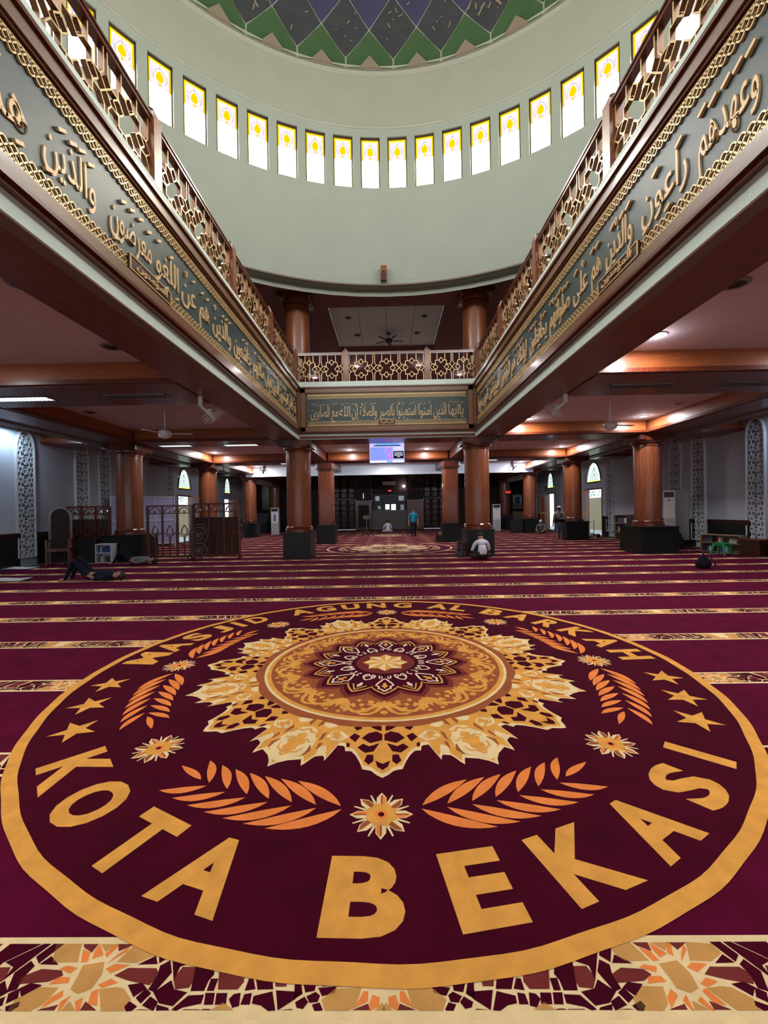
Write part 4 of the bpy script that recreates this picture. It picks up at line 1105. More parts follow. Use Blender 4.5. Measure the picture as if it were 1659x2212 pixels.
def troffer(x0,x1,y,lit,label):
    t=thing('fluorescent_light',label,'ceiling light',((x0+x1)/2,y,ZS),0,'fluorescent fittings in the cross beams'); w=(x1-x0)/2
    f=MB(); f.box(-w,w,-.16,-.135,-.015,.0).box(-w,w,.135,.16,-.015,.0).box(-w,-w+.03,-.16,.16,-.015,.0).box(w-.03,w,-.16,.16,-.015,.0); f.build('frame','metal_grey',t)
    MB().box(-w+.03,w-.03,-.13,.13,-.004,-.001).build('diffuser','tube' if lit else 'gap_dark',t)
    g=MB()
    for k in range(14): x=-w+.03+(2*w-.06)*(k+.5)/14; g.box(x-.006,x+.006,-.13,.13,-.014,-.004)
    g.box(-w,w,-.006,.006,-.014,-.004); g.build('louvre','metal_grey',t)
    if lit: lamp_area('tube_glow',(0,0,-.03),(w*2-.1,.24),14,(.82,.93,1),(0,0,0),t,'RECTANGLE')
troffer(-8.5,-7.12,8.75,True,'lit fluorescent fitting at the left edge of the first cross beam')
troffer(-5.95,-4.62,8.75,False,'unlit fluorescent fitting on the left part of the first cross beam')
troffer(4.57,5.94,8.75,False,'unlit fluorescent fitting on the right part of the first cross beam')
troffer(6.9,8.25,8.75,False,'unlit fluorescent fitting at the right edge of the first cross beam')
troffer(-8.4,-7.2,15.2,True,'lit fluorescent fitting on the second cross beam, outer left')
troffer(-6.05,-4.8,15.3,True,'lit fluorescent fitting on the second cross beam, inner left')
troffer(4.8,6.05,15.3,False,'unlit fluorescent fitting on the second cross beam, inner right')
troffer(-5.6,-4.2,21.5,True,'lit fluorescent fitting on the third cross beam, left')
troffer(4.2,5.6,21.5,True,'lit fluorescent fitting on the third cross beam, right')
def tube_lamp(x0,x1,y,z,label,W=16,aim=(0,0,0)):
    t=thing('tube_lamp',label,'lamp',((x0+x1)/2,y,z),0,'tube lamps before the white beam'); w=(x1-x0)/2
    MB().box(-w,w,-.04,.04,.02,.07).box(-.02,.02,-.02,.02,.07,.33).build('housing','plastic_white',t); 
    m=MB(); m.tube([(-w+.02,0,0),(w-.02,0,0)],.018,8); m.build('tube','lamp',t)
    lamp_area('tube_glow',(0,.04,-.02),(w*2,.05),W,(.70,.83,1),aim,t,'RECTANGLE')
for k,x in enumerate((-7.2,-4.6,-1.6,1.6,4.6,7.2)): tube_lamp(x-.6,x+.6,22.32,4.26,['leftmost','second from left','third from left','third from right','second from right','rightmost'][k]+' tube lamp behind the third cross beam',20,(PI*.5,0,0))
def washer(x,y,rz,label,W,col=(.62,.78,1)):
    t=thing('wall_washer',label,'lamp',(x,y,4.46),rz); MB().box(-.3,.3,-.06,.06,0,.06).build('housing','wood_dark',t); MB().box(-.28,.28,-.05,.05,-.006,0).build('diffuser','tube',t)
    lamp_area('wash_glow',(0,0,-.02),(.5,.1),W,col,(0,0,0),t,'RECTANGLE')
washer(-11.65,12.9,PI/2,'cool wall washer above the nearest visible lattice panel, left',20)
washer(11.75,12.4,PI/2,'cool wall washer above the nearest visible lattice panel, right',12)

# ================================================================== FANS
def blade_fan(x,y,rod,zc,label,m='plastic_white',r=.62,n=3):
    t=thing('ceiling_fan',label,'fan',(x,y,zc),0,'ceiling fans')
    MB().lathe([(0,0),(.09,0),(.07,-.06),(.02,-.08),(0,-.08)],16).build('canopy',m,t,smooth=True)
    q=MB(); q.tube([(0,0,-.06),(0,0,-rod)],.013,8); q.build('rod',m,t)
    MB().lathe([(0,-rod+.03),(.04,-rod+.03),(.14,-rod-.02),(.155,-rod-.06),(.15,-rod-.12),(.13,-rod-.16),(.06,-rod-.20),(0,-rod-.21)],20).build('motor',m,t,smooth=True)
    src=None
    for k in range(n):
        if src is None:
            b=MB(); pr=[(.12,-.03),(.25,-.05),(r,-.065),(r+.03,-.03),(r,.045),(.25,.05),(.12,.03)]
            b.prism(pr,-rod-.085,-rod-.073); src=b.build('blade',m,t); p=src
        else: p=inst(src,t)
        p.rotation_euler=(.0,0,2*PI*k/n+.2)
blade_fan(-5.55,10.3,.86,ZC,'white ceiling fan in the second left coffer')
blade_fan(5.45,10.3,.86,ZC,'white ceiling fan in the second right coffer')
blade_fan(.1,18.6,.26,UZ+.23,'dark five bladed ceiling fan under the upper grey ceiling','wood_dark',.62,5)
def ring_fan_mesh(t,r,m,bl,y=0,z=0,n=10):
    g=MB(); 
    for rr,yy in ((r,0),(r*.97,-.06),(r*.97,.06),(r*.55,-.085),(r*.25,-.09)):
        g.tube([(rr*Cc(2*PI*k/20),y+yy,z+rr*S(2*PI*k/20)) for k in range(20)],.008,4,closed=True)
    for k in range(n):
        a=2*PI*k/n; g.tube([(0,y-.095,z),(r*.6*Cc(a),y-.08,z+r*.6*S(a)),(r*Cc(a),y,z+r*S(a))],.004,3)
    g.build('guard',m,t)
    b=MB()
    for k in range(3):
        a=2*PI*k/3+.4; p=[(.05,a-.3),(r*.8,a-.25),(r*.85,a+.25),(.05,a+.3)]
        b.prism([(q*Cc(w),q*S(w)) for q,w in p],-.012,.0,'y')
    b.v=[(x,yy+y,zz+z) for x,yy,zz in b.v]; b.build('blade_set',bl,t)
    h=MB().lathe([(0,-.10),(.05,-.10),(.055,.05),(.07,.06),(.07,.16),(0,.17)],12); h.v=[(x,zz+y,yy+z) for x,yy,zz in h.v]; h.build('hub',m,t)
def wall_fan(x,y,z,rz,label,tilt=.5):
    t=thing('wall_fan',label,'fan',(x,y,z),rz,'white wall fans')
    MB().box(-.07,.07,.06,.14,.08,.34).build('bracket','plastic_white',t)
    a=MB(); a.tube([(0,.1,.12),(0,.0,.02),(0,-.1,-.06)],.035,8); a.build('arm','plastic_white',t)
    h=bpy.data.objects.new('fan_head',None); COL.objects.link(h); h.parent=t; h.location=(0,-.14,-.10); h.rotation_euler=(tilt,0,0)
    ring_fan_mesh(h,.23,'plastic_white','plastic_white')
wall_fan(-3.95,9.0,3.86,PI/2+.3,'white fan hanging off the left gallery beam',.95)
wall_fan(3.87,9.4,3.90,-PI/2-.3,'white fan hanging off the right gallery beam',.95)
wall_fan(-6.6,22.0,3.90,0,'small white fan on the third cross beam, left',.7)
wall_fan(6.5,22.0,3.86,0,'small white fan on the third cross beam, right',.7)

# ================================================================== HANGING SCREEN
t=thing('hanging_screen','blue lit information screen hanging below the far gallery edge','screen',(-.06,15.92,3.83))
MB().box(-.69,.69,0,.07,-.40,.40).build('case','black',t)
MB().box(-.665,.665,-.004,0,-.375,.375).build('display','screen_lav',t)
MB().box(-.64,.215,-.008,-.004,-.27,.215).build('picture','screen_blue',t)
def scr(name,m,x0,x1,z0,z1,y=-.010): return MB().box(x0,x1,y,y+.003,z0,z1).build(name,m,t)
scr('title_bar','screen_cyan',-.42,.44,.30,.365); scr('title_bar','black',-.50,.52,.262,.30)
scr('text_box','black',.24,.64,-.22,.06); 
for z,w in ((.0,.15),(-.05,.17),(-.10,.16),(-.15,.05)): scr('text_line','screen_white',.44-w,.44+w,z-.008,z+.008,-.014)
for z,w in ((.20,.15),(.15,.17)): scr('text_line','screen_white',.44-w,.44+w,z-.006,z+.006,-.014)
for k in range(6): scr('menu_tab','screen_cyan' if k==3 else 'screen_white',-.645+.215*k,-.45+.215*k,-.36,-.30)
b=MB(); b.tube([(.06+.13*Cc(2*PI*k/24),-.012,.07+.13*S(2*PI*k/24)) for k in range(24)],.012,4,closed=True); b.tube([(-.03,-.012,.16),(.15,-.012,-.02)],.011,4)
b.build('prohibition_sign','screen_pink',t)
b=MB(); b.prism([(.06,-.07),(.12,-.10),(.16,-.20),(.13,-.27),(.08,-.22),(.05,-.12)],-.010,-.007,'y'); b.build('hand_icon','screen_pink',t)
b=MB()
for x in (-.18,.16): b.tube([(x,.03,.38),(x,.03,.755)],.012,6)
b.build('hanger','metal_grey',t)

# ================================================================== PRAYER NICHE WALL
YM_=35.8
t=thing('prayer_niche_wall','dark carved wooden wall with a central mirrored niche at the far end','carved wall',(0,YM_,0))
# carved panels in columns, each with rosettes
src=None
def carved(x0,x1,z0,z1,name='carved_panel'):
    w,h=x1-x0,z1-z0; b=MB().box(0,w,.0,.12,0,h); b.mat(1)
    b.box(.03,.06,-.03,0,.03,h-.03).box(w-.06,w-.03,-.03,0,.03,h-.03).box(.03,w-.03,-.03,0,.03,.06).box(.03,w-.03,-.03,0,h-.06,h-.03); b.mat(2)
    n=max(1,int(h/.42))
    for k in range(n):
        c=(w/2,h*(k+.5)/n); r=min(w,h/n)*.40
        P=[(c[0]+r*Cc(a),c[1]+r*S(a)) for a in [PI/4*q for q in range(8)]]; Q=[(c[0]+r*.45*Cc(a+PI/8),c[1]+r*.45*S(a+PI/8)) for a in [PI/4*q for q in range(8)]]
        for q in range(8): b.bar(P[q],Q[q],.03,-.02,0); b.bar(P[(q+1)%8],Q[q],.03,-.02,0)
    o=b.build(name,['wood_carved','niche_wood','wood_red'],t); o.location=(x0,0,z0); return o
for sx in (-1,1):
    for k,(a,c) in enumerate(((2.95,3.55),(3.6,4.2),(4.25,4.75),(4.8,5.5))):
        x0,x1=sorted((sx*a,sx*c))
        carved(x0,x1,.15,2.6); carved(x0,x1,2.7,5.1)
    # minbar cabinets
    x0,x1=sorted((sx*1.5,sx*2.9))
    c=MB().box(x0,x1,-.35,.1,.0,2.45).build('cabinet','wood_col' if sx>0 else 'wood_red',t)
    MB().box(x0+.25,x1-.25,-.37,-.35,.2,2.1).build('door_panel','wood_red' if sx>0 else 'niche_wood',c)
    MB().box(x0-.05,x1+.05,-.4,.1,2.38,2.5).build('cornice','wood_red',c)
    for q in range(5):
        x=x0+.1+q*.3; m=MB().lathe([(.04,2.5),(.03,2.7),(.045,2.9),(.03,3.2),(.04,3.25)],8,(x,-.2)); m.build('baluster','niche_wood',c)
    MB().box(x0,x1,-.25,-.15,3.25,3.35).build('rail','niche_wood',c)
    m=MB().box(x0+.1,x1-.1,-.1,.1,2.5,4.0); m.prism([(x0+.1,4.0),(x1-.1,4.0),((x0+x1)/2,4.45)],-.1,.1,'y'); m.build('canopy','wood_carved',c)
    MB().box(sx*2.2-.02,sx*2.2+.02,-.42,-.40,2.65,3.1).build('lamp_tube','reflect' if sx<0 else 'reflect',c) if sx<0 else None
MB().box(-1.5,1.5,.2,.3,0,5.2).build('back_panel','niche_wood',t)
MB().box(-5.6,5.6,.12,.18,0,5.3).build('backing','black',t) if False else None
MB().box(-1.5,1.5,-.02,.2,0,1.55).build('lower_panel','taupe',t)
MB().box(-1.5,1.5,-.06,.2,1.55,1.63).build('ledge','wood_red',t)
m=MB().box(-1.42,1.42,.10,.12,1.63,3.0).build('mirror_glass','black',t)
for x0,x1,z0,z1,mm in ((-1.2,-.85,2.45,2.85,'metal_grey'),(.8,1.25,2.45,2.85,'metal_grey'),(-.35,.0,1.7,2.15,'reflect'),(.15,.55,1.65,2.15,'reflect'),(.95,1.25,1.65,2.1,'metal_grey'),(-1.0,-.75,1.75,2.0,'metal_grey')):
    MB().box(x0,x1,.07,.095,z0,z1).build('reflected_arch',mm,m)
MB().box(-12,-5.5,.05,.2,0,5.3).build('side_panel','niche_wood',t); MB().box(5.5,12,.05,.2,0,5.3).build('side_panel','niche_wood',t)
t=thing('air_conditioner','white split air conditioner high over the mirrored niche','air conditioner',(0,35.9,3.95))
MB().box(-.55,.55,-.2,.05,-.15,.15).build('casing','plastic_white',t); MB().box(-.5,.5,-.21,-.2,-.12,-.08).build('louvre','metal_grey',t)
t=thing('round_lamp','round white lamp right of the split air conditioner','lamp',(1.25,35.7,3.68))
m=MB().lathe([(0,-.10),(.08,-.07),(.11,0),(.08,.07),(0,.10)],12); m.build('globe','lamp',t,smooth=True); MB().box(-.02,.02,0,.2,-.28,-.09).build('bracket','metal_grey',t)
t=thing('digital_sign','small red lit sign over the mirrored niche','sign',(.05,35.6,3.3)); MB().box(-.14,.14,0,.05,-.06,.06).build('case','black',t); MB().box(-.12,.12,-.006,0,-.045,.045).build('display','led_red',t)
t=thing('digital_clock','red digital clock hanging before the right far column','clock',(9.35,33.0,2.9)); MB().box(-.27,.27,0,.07,-.12,.12).build('case','black',t)
for k,x in enumerate((-.17,-.06,.06,.17)): 
    b=MB(); 
    for z in (-.07,0,.07): b.box(x-.03,x+.03,-.008,-.002,z-.012,z+.012)
    b.box(x+.02,x+.035,-.008,-.002,-.07,.07); b.build('digit','led_red',t)
b=MB(); b.tube([(0,.03,.12),(0,.03,1.3)],.01,5); b.build('hanger','black',t)
for x,y,z,w,h,lab,mm in ((10.95,35.80,2.17,.45,.66,'framed picture on the far right wall by the clock','bk_white'),(-10.45,35.80,3.0,.60,1.25,'tall framed calligraphy on the far left wall','metal_grey')):
    t=thing('framed_picture',lab,'picture',(x,y,z)); MB().box(-w,w,0,.05,-h,h).build('frame','wood_dark',t); MB().box(-w+.08,w-.08,-.01,0,-h+.08,h-.08).build('picture',mm,t)
    if mm=='bk_white': MB().box(-w+.1,w-.1,-.014,-.01,-h+.1,-.1).build('print','wood_light',t); MB().box(-.2,.2,-.016,-.01,-.1,h-.25).build('print','bk_blue',t)
t=thing('sideboard','brown sideboard below the framed picture on the far right','cabinet',(10.9,34.5,0)); MB().box(-.8,.8,-.2,.2,0,1.35).build('body','wood_light',t); MB().box(-.85,.85,-.24,.22,1.35,1.42).build('worktop','wood_red',t)
t=thing('sideboard','grey panelled sideboard on the far left below the calligraphy','cabinet',(-11.05,35.0,0)); MB().box(-.9,.9,-.2,.2,0,1.5).build('body','cloth_grey',t); MB().box(-.95,.95,-.24,.22,1.5,1.56).build('worktop','taupe',t)
t=thing('lectern','small wooden book stand on a thin pole before the niche wall','book stand',(-1.75,31.5,0))
b=MB().lathe([(0,0),(.30,0),(.30,.03),(.03,.06),(.02,.08)],14); b.build('base','metal_grey',t); b=MB(); b.tube([(0,0,.05),(0,0,1.0)],.022,8); b.build('pole','metal_grey',t)
b=MB(); b.v=[]; b.box(-.25,.25,-.2,.15,1.0,1.03); b.v=[(x,y,z+(y+.2)*.7) for x,y,z in b.v]; b.build('book_rest','wood_light',t)

# ================================================================== FURNITURE
def floor_ac(x,y,rz,h,w,d,label,plinth=0):
    t=thing('floor_air_conditioner',label,'air conditioner',(x,y,0),rz)
    if plinth: MB().box(-w/2-.05,w/2+.05,-d/2-.05,d/2+.05,0,plinth).build('plinth','granite_brown',t)
    z=plinth
    b=MB().box(-w/2,w/2,-d/2+.02,d/2,z,z+h); b.build('casing','plastic_beige',t)
    b=MB().box(-w/2+.01,w/2-.01,-d/2,-d/2+.02,z+.02,z+h-.01); b.build('front_panel','plastic_white',t)
    MB().box(-w/2+.05,w/2-.05,-d/2-.006,-d/2,z+h*.86,z+h*.97).build('air_outlet','black',t)
    MB().box(-.06,.06,-d/2-.006,-d/2,z+h*.79,z+h*.81).build('display','black',t)
    g=MB()
    for k in range(16): zz=z+.05+k*h*.42/16; g.box(-w/2+.04,w/2-.04,-d/2-.008,-d/2,zz,zz+.02)
    g.build('grille','metal_grey',t)
    return t
floor_ac(11.2,16.45,-1.38,1.93,.55,.62,'large beige floor standing air conditioner by the right wall, left of the bookcase',.30)
floor_ac(-8.30,30.2,0,1.95,.55,.4,'slim white floor air conditioner with a blue sticker, far left aisle')
floor_ac(7.72,30.3,0,1.95,.55,.4,'slim white floor air conditioner at the far right aisle')
t=thing('sticker','blue vertical sticker on the far left air conditioner','sticker',(-8.30,29.99,0)); MB().box(-.07,.07,-.006,-.0,1.0,1.45).build('print','bk_blue',t)

def bookcase(x,y,rz,w,h,d,shelves,label,frame='wood_light',fill=True,seed=1,lean=0,flatrow=False):
    t=thing('bookcase',label,'bookcase',(x,y,0),rz)
    for sx in (-1,1): MB().box(min(sx*w/2,sx*(w/2-.03)),max(sx*w/2,sx*(w/2-.03)),-d/2,d/2,0,h).build('side_panel',frame,t)
    MB().box(-w/2+.03,w/2-.03,d/2-.02,d/2,0,h).build('back_panel',frame,t)
    zs=[h*k/shelves for k in range(shelves+1)]
    for z in zs[:-1] if not flatrow else zs[:-1]: MB().box(-w/2+.03,w/2-.03,-d/2,d/2-.02,z+.01,z+.035).build('shelf',frame,t)
    if h-.03>zs[-2]+.1 and not flatrow: MB().box(-w/2+.03,w/2-.03,-d/2,d/2-.02,h-.03,h).build('shelf',frame,t)
    return t
rb=random.Random(21); BK=['bk_blue','bk_red','bk_tan','bk_green','bk_white','bk_blue','wood_dark']; CN=dict(bk_blue='blue',bk_red='dark red',bk_tan='tan',bk_green='green',bk_white='white',wood_dark='dark brown')
bproto={}
def book(x,y,z,rz,th,h,d,m,label,group,lie=False,tilt=0):
    k=(round(th,2),round(h,2),round(d,2),m)
    if k not in bproto:
        o=bpy.data.objects.new('book',None); COL.objects.link(o)
        b=MB().box(-th/2,-th/2+.003,-d/2,d/2,0,h).box(th/2-.003,th/2,-d/2,d/2,0,h).box(-th/2,th/2,-d/2,-d/2+.004,0,h); b.build('cover',m,o)
        MB().box(-th/2+.003,th/2-.003,-d/2+.004,d/2-.005,.004,h-.004).build('page_block','paper',o)
        bproto[k]=o; r=o
        r.location=(x,y,z)
    else: r=dup(bproto[k],(x,y,z),None,label,group)
    r.rotation_euler=(0,(PI/2 if lie else tilt),rz) if not lie else (0,PI/2,rz)
    if not lie: r.rotation_mode='ZYX' if False else 'XYZ'
    tag(r,label,'book',group); return r
def book_row(cx,cy,z,rz,w,n,label,group,h=.22,d=.16,tilt=0):
    x=-w/2
    for k in range(n):
        th=w/n*.86; m=rb.choice(BK); hh=h*rb.choice((.85,.95,1.0)); xx=x+w/n*(k+.5)
        wx,wy=cx+xx*Cc(rz),cy+xx*S(rz)
        book(wx,wy,z,rz,round(th,3),hh,d,m,f'{CN[m]} book, {["first","second","third","fourth","fifth","sixth","seventh","eighth","ninth","tenth","eleventh","twelfth"][k]} from the left {label}',group,tilt=0)
# right bookcase: near (11.3,14.3), faces the hall (towards -X)
rzb=-PI/2+.35
bookcase(11.35,14.35,rzb,1.25,.62,.36,2,'low light wood bookcase by the right wall under the lattice panels, books on top')
ex,ey=Cc(rzb),S(rzb)
book_row(11.35-ex*.30,14.35-ey*.30,.345,rzb,.55,8,'on the upper shelf of the right bookcase','books in the right bookcase',.23)
book_row(11.35-ex*.2,14.35-ey*.2,.04,rzb,.75,9,'on the lower shelf of the right bookcase','books in the right bookcase',.20)
for k in range(5): book(11.35+ex*(.32-.1),14.35+ey*(.32-.1),.365+.032*k,rzb+.1*k,.03,.22,.17,'bk_tan' if k%2 else 'bk_white',f'{"tan" if k%2 else "white"} book lying in the flat pile on the right bookcase, {["lowest","second up","middle","fourth up","topmost"][k]}','flat pile on the right bookcase',lie=True)
t=thing('wooden_box','dark wooden crate beside the right bookcase','box',(11.62,13.35,0),.2); MB().box(-.3,.3,-.3,.3,0,.5).build('body','wood_dark',t); MB().box(-.32,.32,-.32,.32,.5,.54).build('lid','wood_red',t)
t=thing('long_box','brown low box at the foot of the right wall lattice','box',(11.75,12.4,0),0); MB().box(-.2,.2,-.5,.5,0,.38).build('body','granite_brown',t); MB().box(-.21,.21,-.51,.51,.38,.41).build('lid','granite_brown',t)
# green stool
t=thing('stool','green plastic stool before the right bookcase','stool',(10.82,13.75,0),.4)
MB().prism([(.19*Cc(2*PI*k/16)*(1+.12*abs(S(4*PI*k/16))),.19*S(2*PI*k/16)*(1+.12*abs(S(4*PI*k/16)))) for k in range(16)],.37,.40).build('seat','plastic_green',t)
MB().box(-.17,.17,-.17,.17,.31,.37).build('apron','plastic_green',t)
for sx in (-1,1):
    for sy in (-1,1):
        b=MB(); b.tube([(sx*.14,sy*.14,.34),(sx*.21,sy*.21,0)],[.045,.03],4); b.build('leg','plastic_green',t)
# backpack
t=thing('backpack','black backpack slumped on the carpet near the right edge','bag',(8.18,11.0,0),.2)
bm=bmesh.new(); bmesh.ops.create_icosphere(bm,subdivisions=3,radius=1)
for v in bm.verts:
    x,y,z=v.co; k=1-.72*max(-.15,z); v.co=(x*.19*k*(1+.06*S(z*7)),y*.15*k,max(-.0,(z+.75)*.20)+.01*S(x*9+z*6))
me=bpy.data.meshes.new('body'); bm.to_mesh(me); bm.free(); me.materials.append(M['black_cloth']); o=bpy.data.objects.new('body',me); COL.objects.link(o); o.parent=t
b=MB(); b.tube([(-.03,0,.33),(0,0,.39),(.03,0,.33)],.012,6); b.build('handle','black',t)
b=MB(); b.tube([(.10,-.12,.27),(.15,-.19,.15),(.16,-.18,.03)],.02,6); b.build('strap','black',t)
# prayer mats or papers at the left edge
for k,(x,y,s) in enumerate(((-12.0+.35,12.95,1),(-9.85,10.62,1))):
    t=thing('paper_sheet',('white sheet on the carpet against the left wall' if k==0 else 'white sheet on the carpet at the left edge, nearer the camera'),'sheet',(x,y,.004),.12)
    b=MB(); 
    for q in range(6):
        x0,x1=-.42+.14*q,-.28+.14*q; b.poly([(x0,-.24,.02+.012*S(q)),(x1,-.24,.02+.012*S(q+1)),(x1,.24,.03+.012*S(q+2)),(x0,.24,.03+.012*S(q+1))])
        b.poly([(x0,-.24,.0),(x1,-.24,.0),(x1,.24,.0),(x0,.24,.0)])
    b.build('sheet','paper',t)
# left bookcase and shelves
bookcase(-9.75,14.18,0,.55,.66,.32,2,'small white bookcase before the nearest left side column','bk_white')
book_row(-9.75,14.18,.36,0,.44,7,'on the upper shelf of the small white bookcase','books in the white bookcase',.21)
book_row(-9.75,14.18,.04,0,.44,6,'on the lower shelf of the small white bookcase','books in the white bookcase',.2)
bookcase(2.46,14.42,0,.34,.52,.30,2,'narrow bookstand against the right gallery column plinth','wood_dark')
book_row(2.46,14.42,.29,0,.26,5,'on the upper shelf by the seated man','books by the right gallery column',.2)
book_row(2.46,14.42,.04,0,.26,5,'on the lower shelf by the seated man','books by the right gallery column',.2)
bookcase(2.48,21.1,0,.36,.62,.30,2,'narrow bookstand against the farther right pillar','wood_dark')
book_row(2.48,21.1,.35,0,.28,5,'on the upper shelf at the farther right pillar','books by the farther right pillar',.2)
bookcase(10.95,19.6,-PI/2,1.0,1.25,.35,3,'tall narrow bookcase with papers in the right aisle behind the column','wood_light')
book_row(10.95,19.6,.87,-PI/2,.8,9,'on the top shelf of the right aisle bookcase','books in the right aisle bookcase',.25)
book_row(10.95,19.6,.455,-PI/2,.8,9,'on the middle shelf of the right aisle bookcase','books in the right aisle bookcase',.22)
# dark cabinets by the side walls
for x,y,w,h,lab in ((-10.55,14.55,.7,.75,'low black cabinet behind the lying man on the left'),(-10.6,26.5,.9,.7,'low black shelf in the far left aisle'),(8.45,27.9,.7,.8,'black shoe rack by the third right column')):
    t=thing('cabinet',lab,'cabinet',(x,y,0)); MB().box(-w/2,w/2,-.2,.2,0,h).build('body','black',t); MB().box(-w/2-.01,w/2+.01,-.21,.21,h,h+.03).build('lid','granite_brown',t)
# pulpit chair
t=thing('pulpit_chair','tall brown chair with a rounded high back by the left wall','chair',(-11.3,14.15,0),.5)
out=[(-.33,0),(.33,0),(.33,1.62)]+[(.33*Cc(a),1.62+.30*S(a)) for a in [PI*k/10 for k in range(1,10)]]+[(-.33,1.62)]
MB().prism(out,.0,.10,'y').build('backrest','wood_red',t); MB().prism([(x*.78,z*.96+.05) for x,z in out],-.02,.0,'y').build('back_cushion','niche_wood',t)
MB().box(-.32,.32,-.5,0,.45,.55).build('seat','wood_red',t)
for sx in (-1,1):
    MB().box(min(sx*.28,sx*.34),max(sx*.28,sx*.34),-.5,0,.78,.84).build('armrest','wood_red',t)
    for y in (-.48,-.03): MB().box(min(sx*.27,sx*.33),max(sx*.27,sx*.33),y-.03,y+.03,0,.78).build('leg','wood_red',t)
# tripod stand
t=thing('microphone_stand','thin chrome microphone stand leaning by the pulpit chair','stand',(-10.75,13.6,0))
b=MB(); b.tube([(-.35,0,.35),(.25,0,1.05)],.012,6); b.build('boom','chrome',t); b=MB(); b.tube([(0,0,.05),(0,0,.8)],.014,6); b.build('pole','black',t)
for k in range(3):
    b=MB(); b.tube([(0,0,.15),(.25*Cc(k*2.1),.25*S(k*2.1),0)],.01,5); b.build('leg','black',t)
# notice board behind (lavender)
def board(x0,y0,x1,y1,z0,z1,label):
    L=math.hypot(x1-x0,y1-y0); rz=math.atan2(y1-y0,x1-x0); t=thing('partition_board',label,'partition',(x0,y0,0),rz)
    n=3; w=L/n
    for k in range(n):
        for j in range(2):
            h=(z1-z0)/2; MB().box(k*w+.02,(k+1)*w-.02,-.01,.01,z0+j*h+.02,z0+(j+1)*h-.02).build('panel','board_lavender',t)
    f=MB()
    for k in range(n+1): f.box(k*w-.02,k*w+.02,-.025,.025,z0-.15,z1)
    for z in (z0,(z0+z1)/2,z1): f.box(0,L,-.025,.025,z-.02,z+.02)
    f.build('frame','plastic_white',t); return t
board(-11.75,17.4,-10.05,19.35,.30,2.42,'lavender panelled partition board behind the left side column')
# wooden partition screens
def screen(x,y,rz,w,h,n,label):
    t=thing('partition_screen',label,'partition',(x,y,0),rz,'wooden partition screens')
    f=MB(); f.bar((0,h),(w,h),.06,-.03,.03); f.bar((0,.12),(w,.12),.08,-.03,.03)
    for x_ in (0,w): f.bar((x_,0),(x_,h),.08,-.035,.035)
    f.build('frame','wood_red',t)
    cw=w/n
    for k in range(n):
        cx=(k+.5)*cw; b=MB(); r=cw*.36; zt=h-.06-r
        arc=[(cx+r*Cc(a),zt+r*S(a)) for a in [PI*q/10 for q in range(11)]]
        for q in range(10): b.bar(arc[q],arc[q+1],.03,-.02,.02)
        b.bar((cx-cw*.45,zt-.03),(cx+cw*.45,zt-.03),.035,-.02,.02)
        for a in (.5,1.05,1.57,2.1,2.64): b.bar((cx,zt-.02),(cx+r*.55*Cc(a),zt+r*.55*S(a)),.012,-.01,.01)
        z0=h*.5; drop=[(cx,z0+.28),(cx+.09,z0+.12),(cx+.10,z0),(cx,z0-.10),(cx-.10,z0),(cx-.09,z0+.12)]
        for q in range(6): b.bar(drop[q],drop[(q+1)%6],.028,-.02,.02)
        b.bar((cx-cw*.42,z0+.02),(cx,z0-.18),.028,-.02,.02); b.bar((cx+cw*.42,z0+.02),(cx,z0-.18),.028,-.02,.02)
        b.bar((cx,z0-.14),(cx,.15),.05,-.02,.02)
        b.build('grille_panel','wood_red',t)
        if k: MB().box(k*cw-.03,k*cw+.03,-.03,.03,.12,h).build('mullion','wood_red',t)
    for x_ in (.05,w-.05):
        q=MB(); q.tube([(x_,-.3,.024),(x_,0,.22),(x_,.3,.024)],.022,5); q.build('foot','wood_red',t)
    return t
screen(-8.63,14.75,.12,1.5,1.93,3,'wooden partition screen with arched tops, left of the double fan')
screen(-7.08,14.98,.0,1.65,1.98,3,'wooden partition screen with arched tops, right one behind the double fan')
screen(-11.85,15.2,0,1.55,1.95,3,'wooden partition screen beside the pulpit chair')
MB().box(0.02,1.63,.02,.03,.15,1.5).build('cloth_backing','cloth_brown',bpy.data.objects['partition_screen.001'])
MB().box(0.02,1.53,.02,.03,.15,1.5).build('cloth_backing','cloth_brown',bpy.data.objects['partition_screen.002'])
# twin floor fan
def twin_fan(x,y,label):
    t=thing('floor_fan',label,'fan',(x,y,0),.1)
    for nm_,z,r in (('fan_head',.88,.30),('fan_head',.36,.28)):
        h=bpy.data.objects.new(nm_,None); COL.objects.link(h); h.parent=t; h.location=(0,0,z); ring_fan_mesh(h,r,'guard_dark','black')
    b=MB()
    for sx in (-1,1): b.tube([(sx*.42,-.05,0),(sx*.32,.05,.3),(sx*.31,.05,1.05),(sx*.15,.05,1.24),(0,.05,1.26)],.016,6)
    b.build('stand','black',t)
twin_fan(-6.62,14.35,'black twin floor fan before the right wooden screen')
twin_fan(-9.35,26.2,'twin floor fan at the third left column')
twin_fan(9.3,32.2,'twin floor fan by the farthest right column')
# crowd barrier by the right door
t=thing('barrier','slim barrier rail before the right door','barrier',(10.6,22.2,0))
b=MB(); b.tube([(-.9,0,.82),(.2,0,.82)],.012,6); b.build('rail','metal_grey',t)
for x_ in (-.9,.2):
    b=MB(); b.tube([(x_,0,0),(x_,0,.95)],.02,6); b.build('post','chrome',t); MB().lathe([(0,0),(.13,0),(.13,.02),(0,.03)],12,(x_,0)).build('base','metal_grey',t)
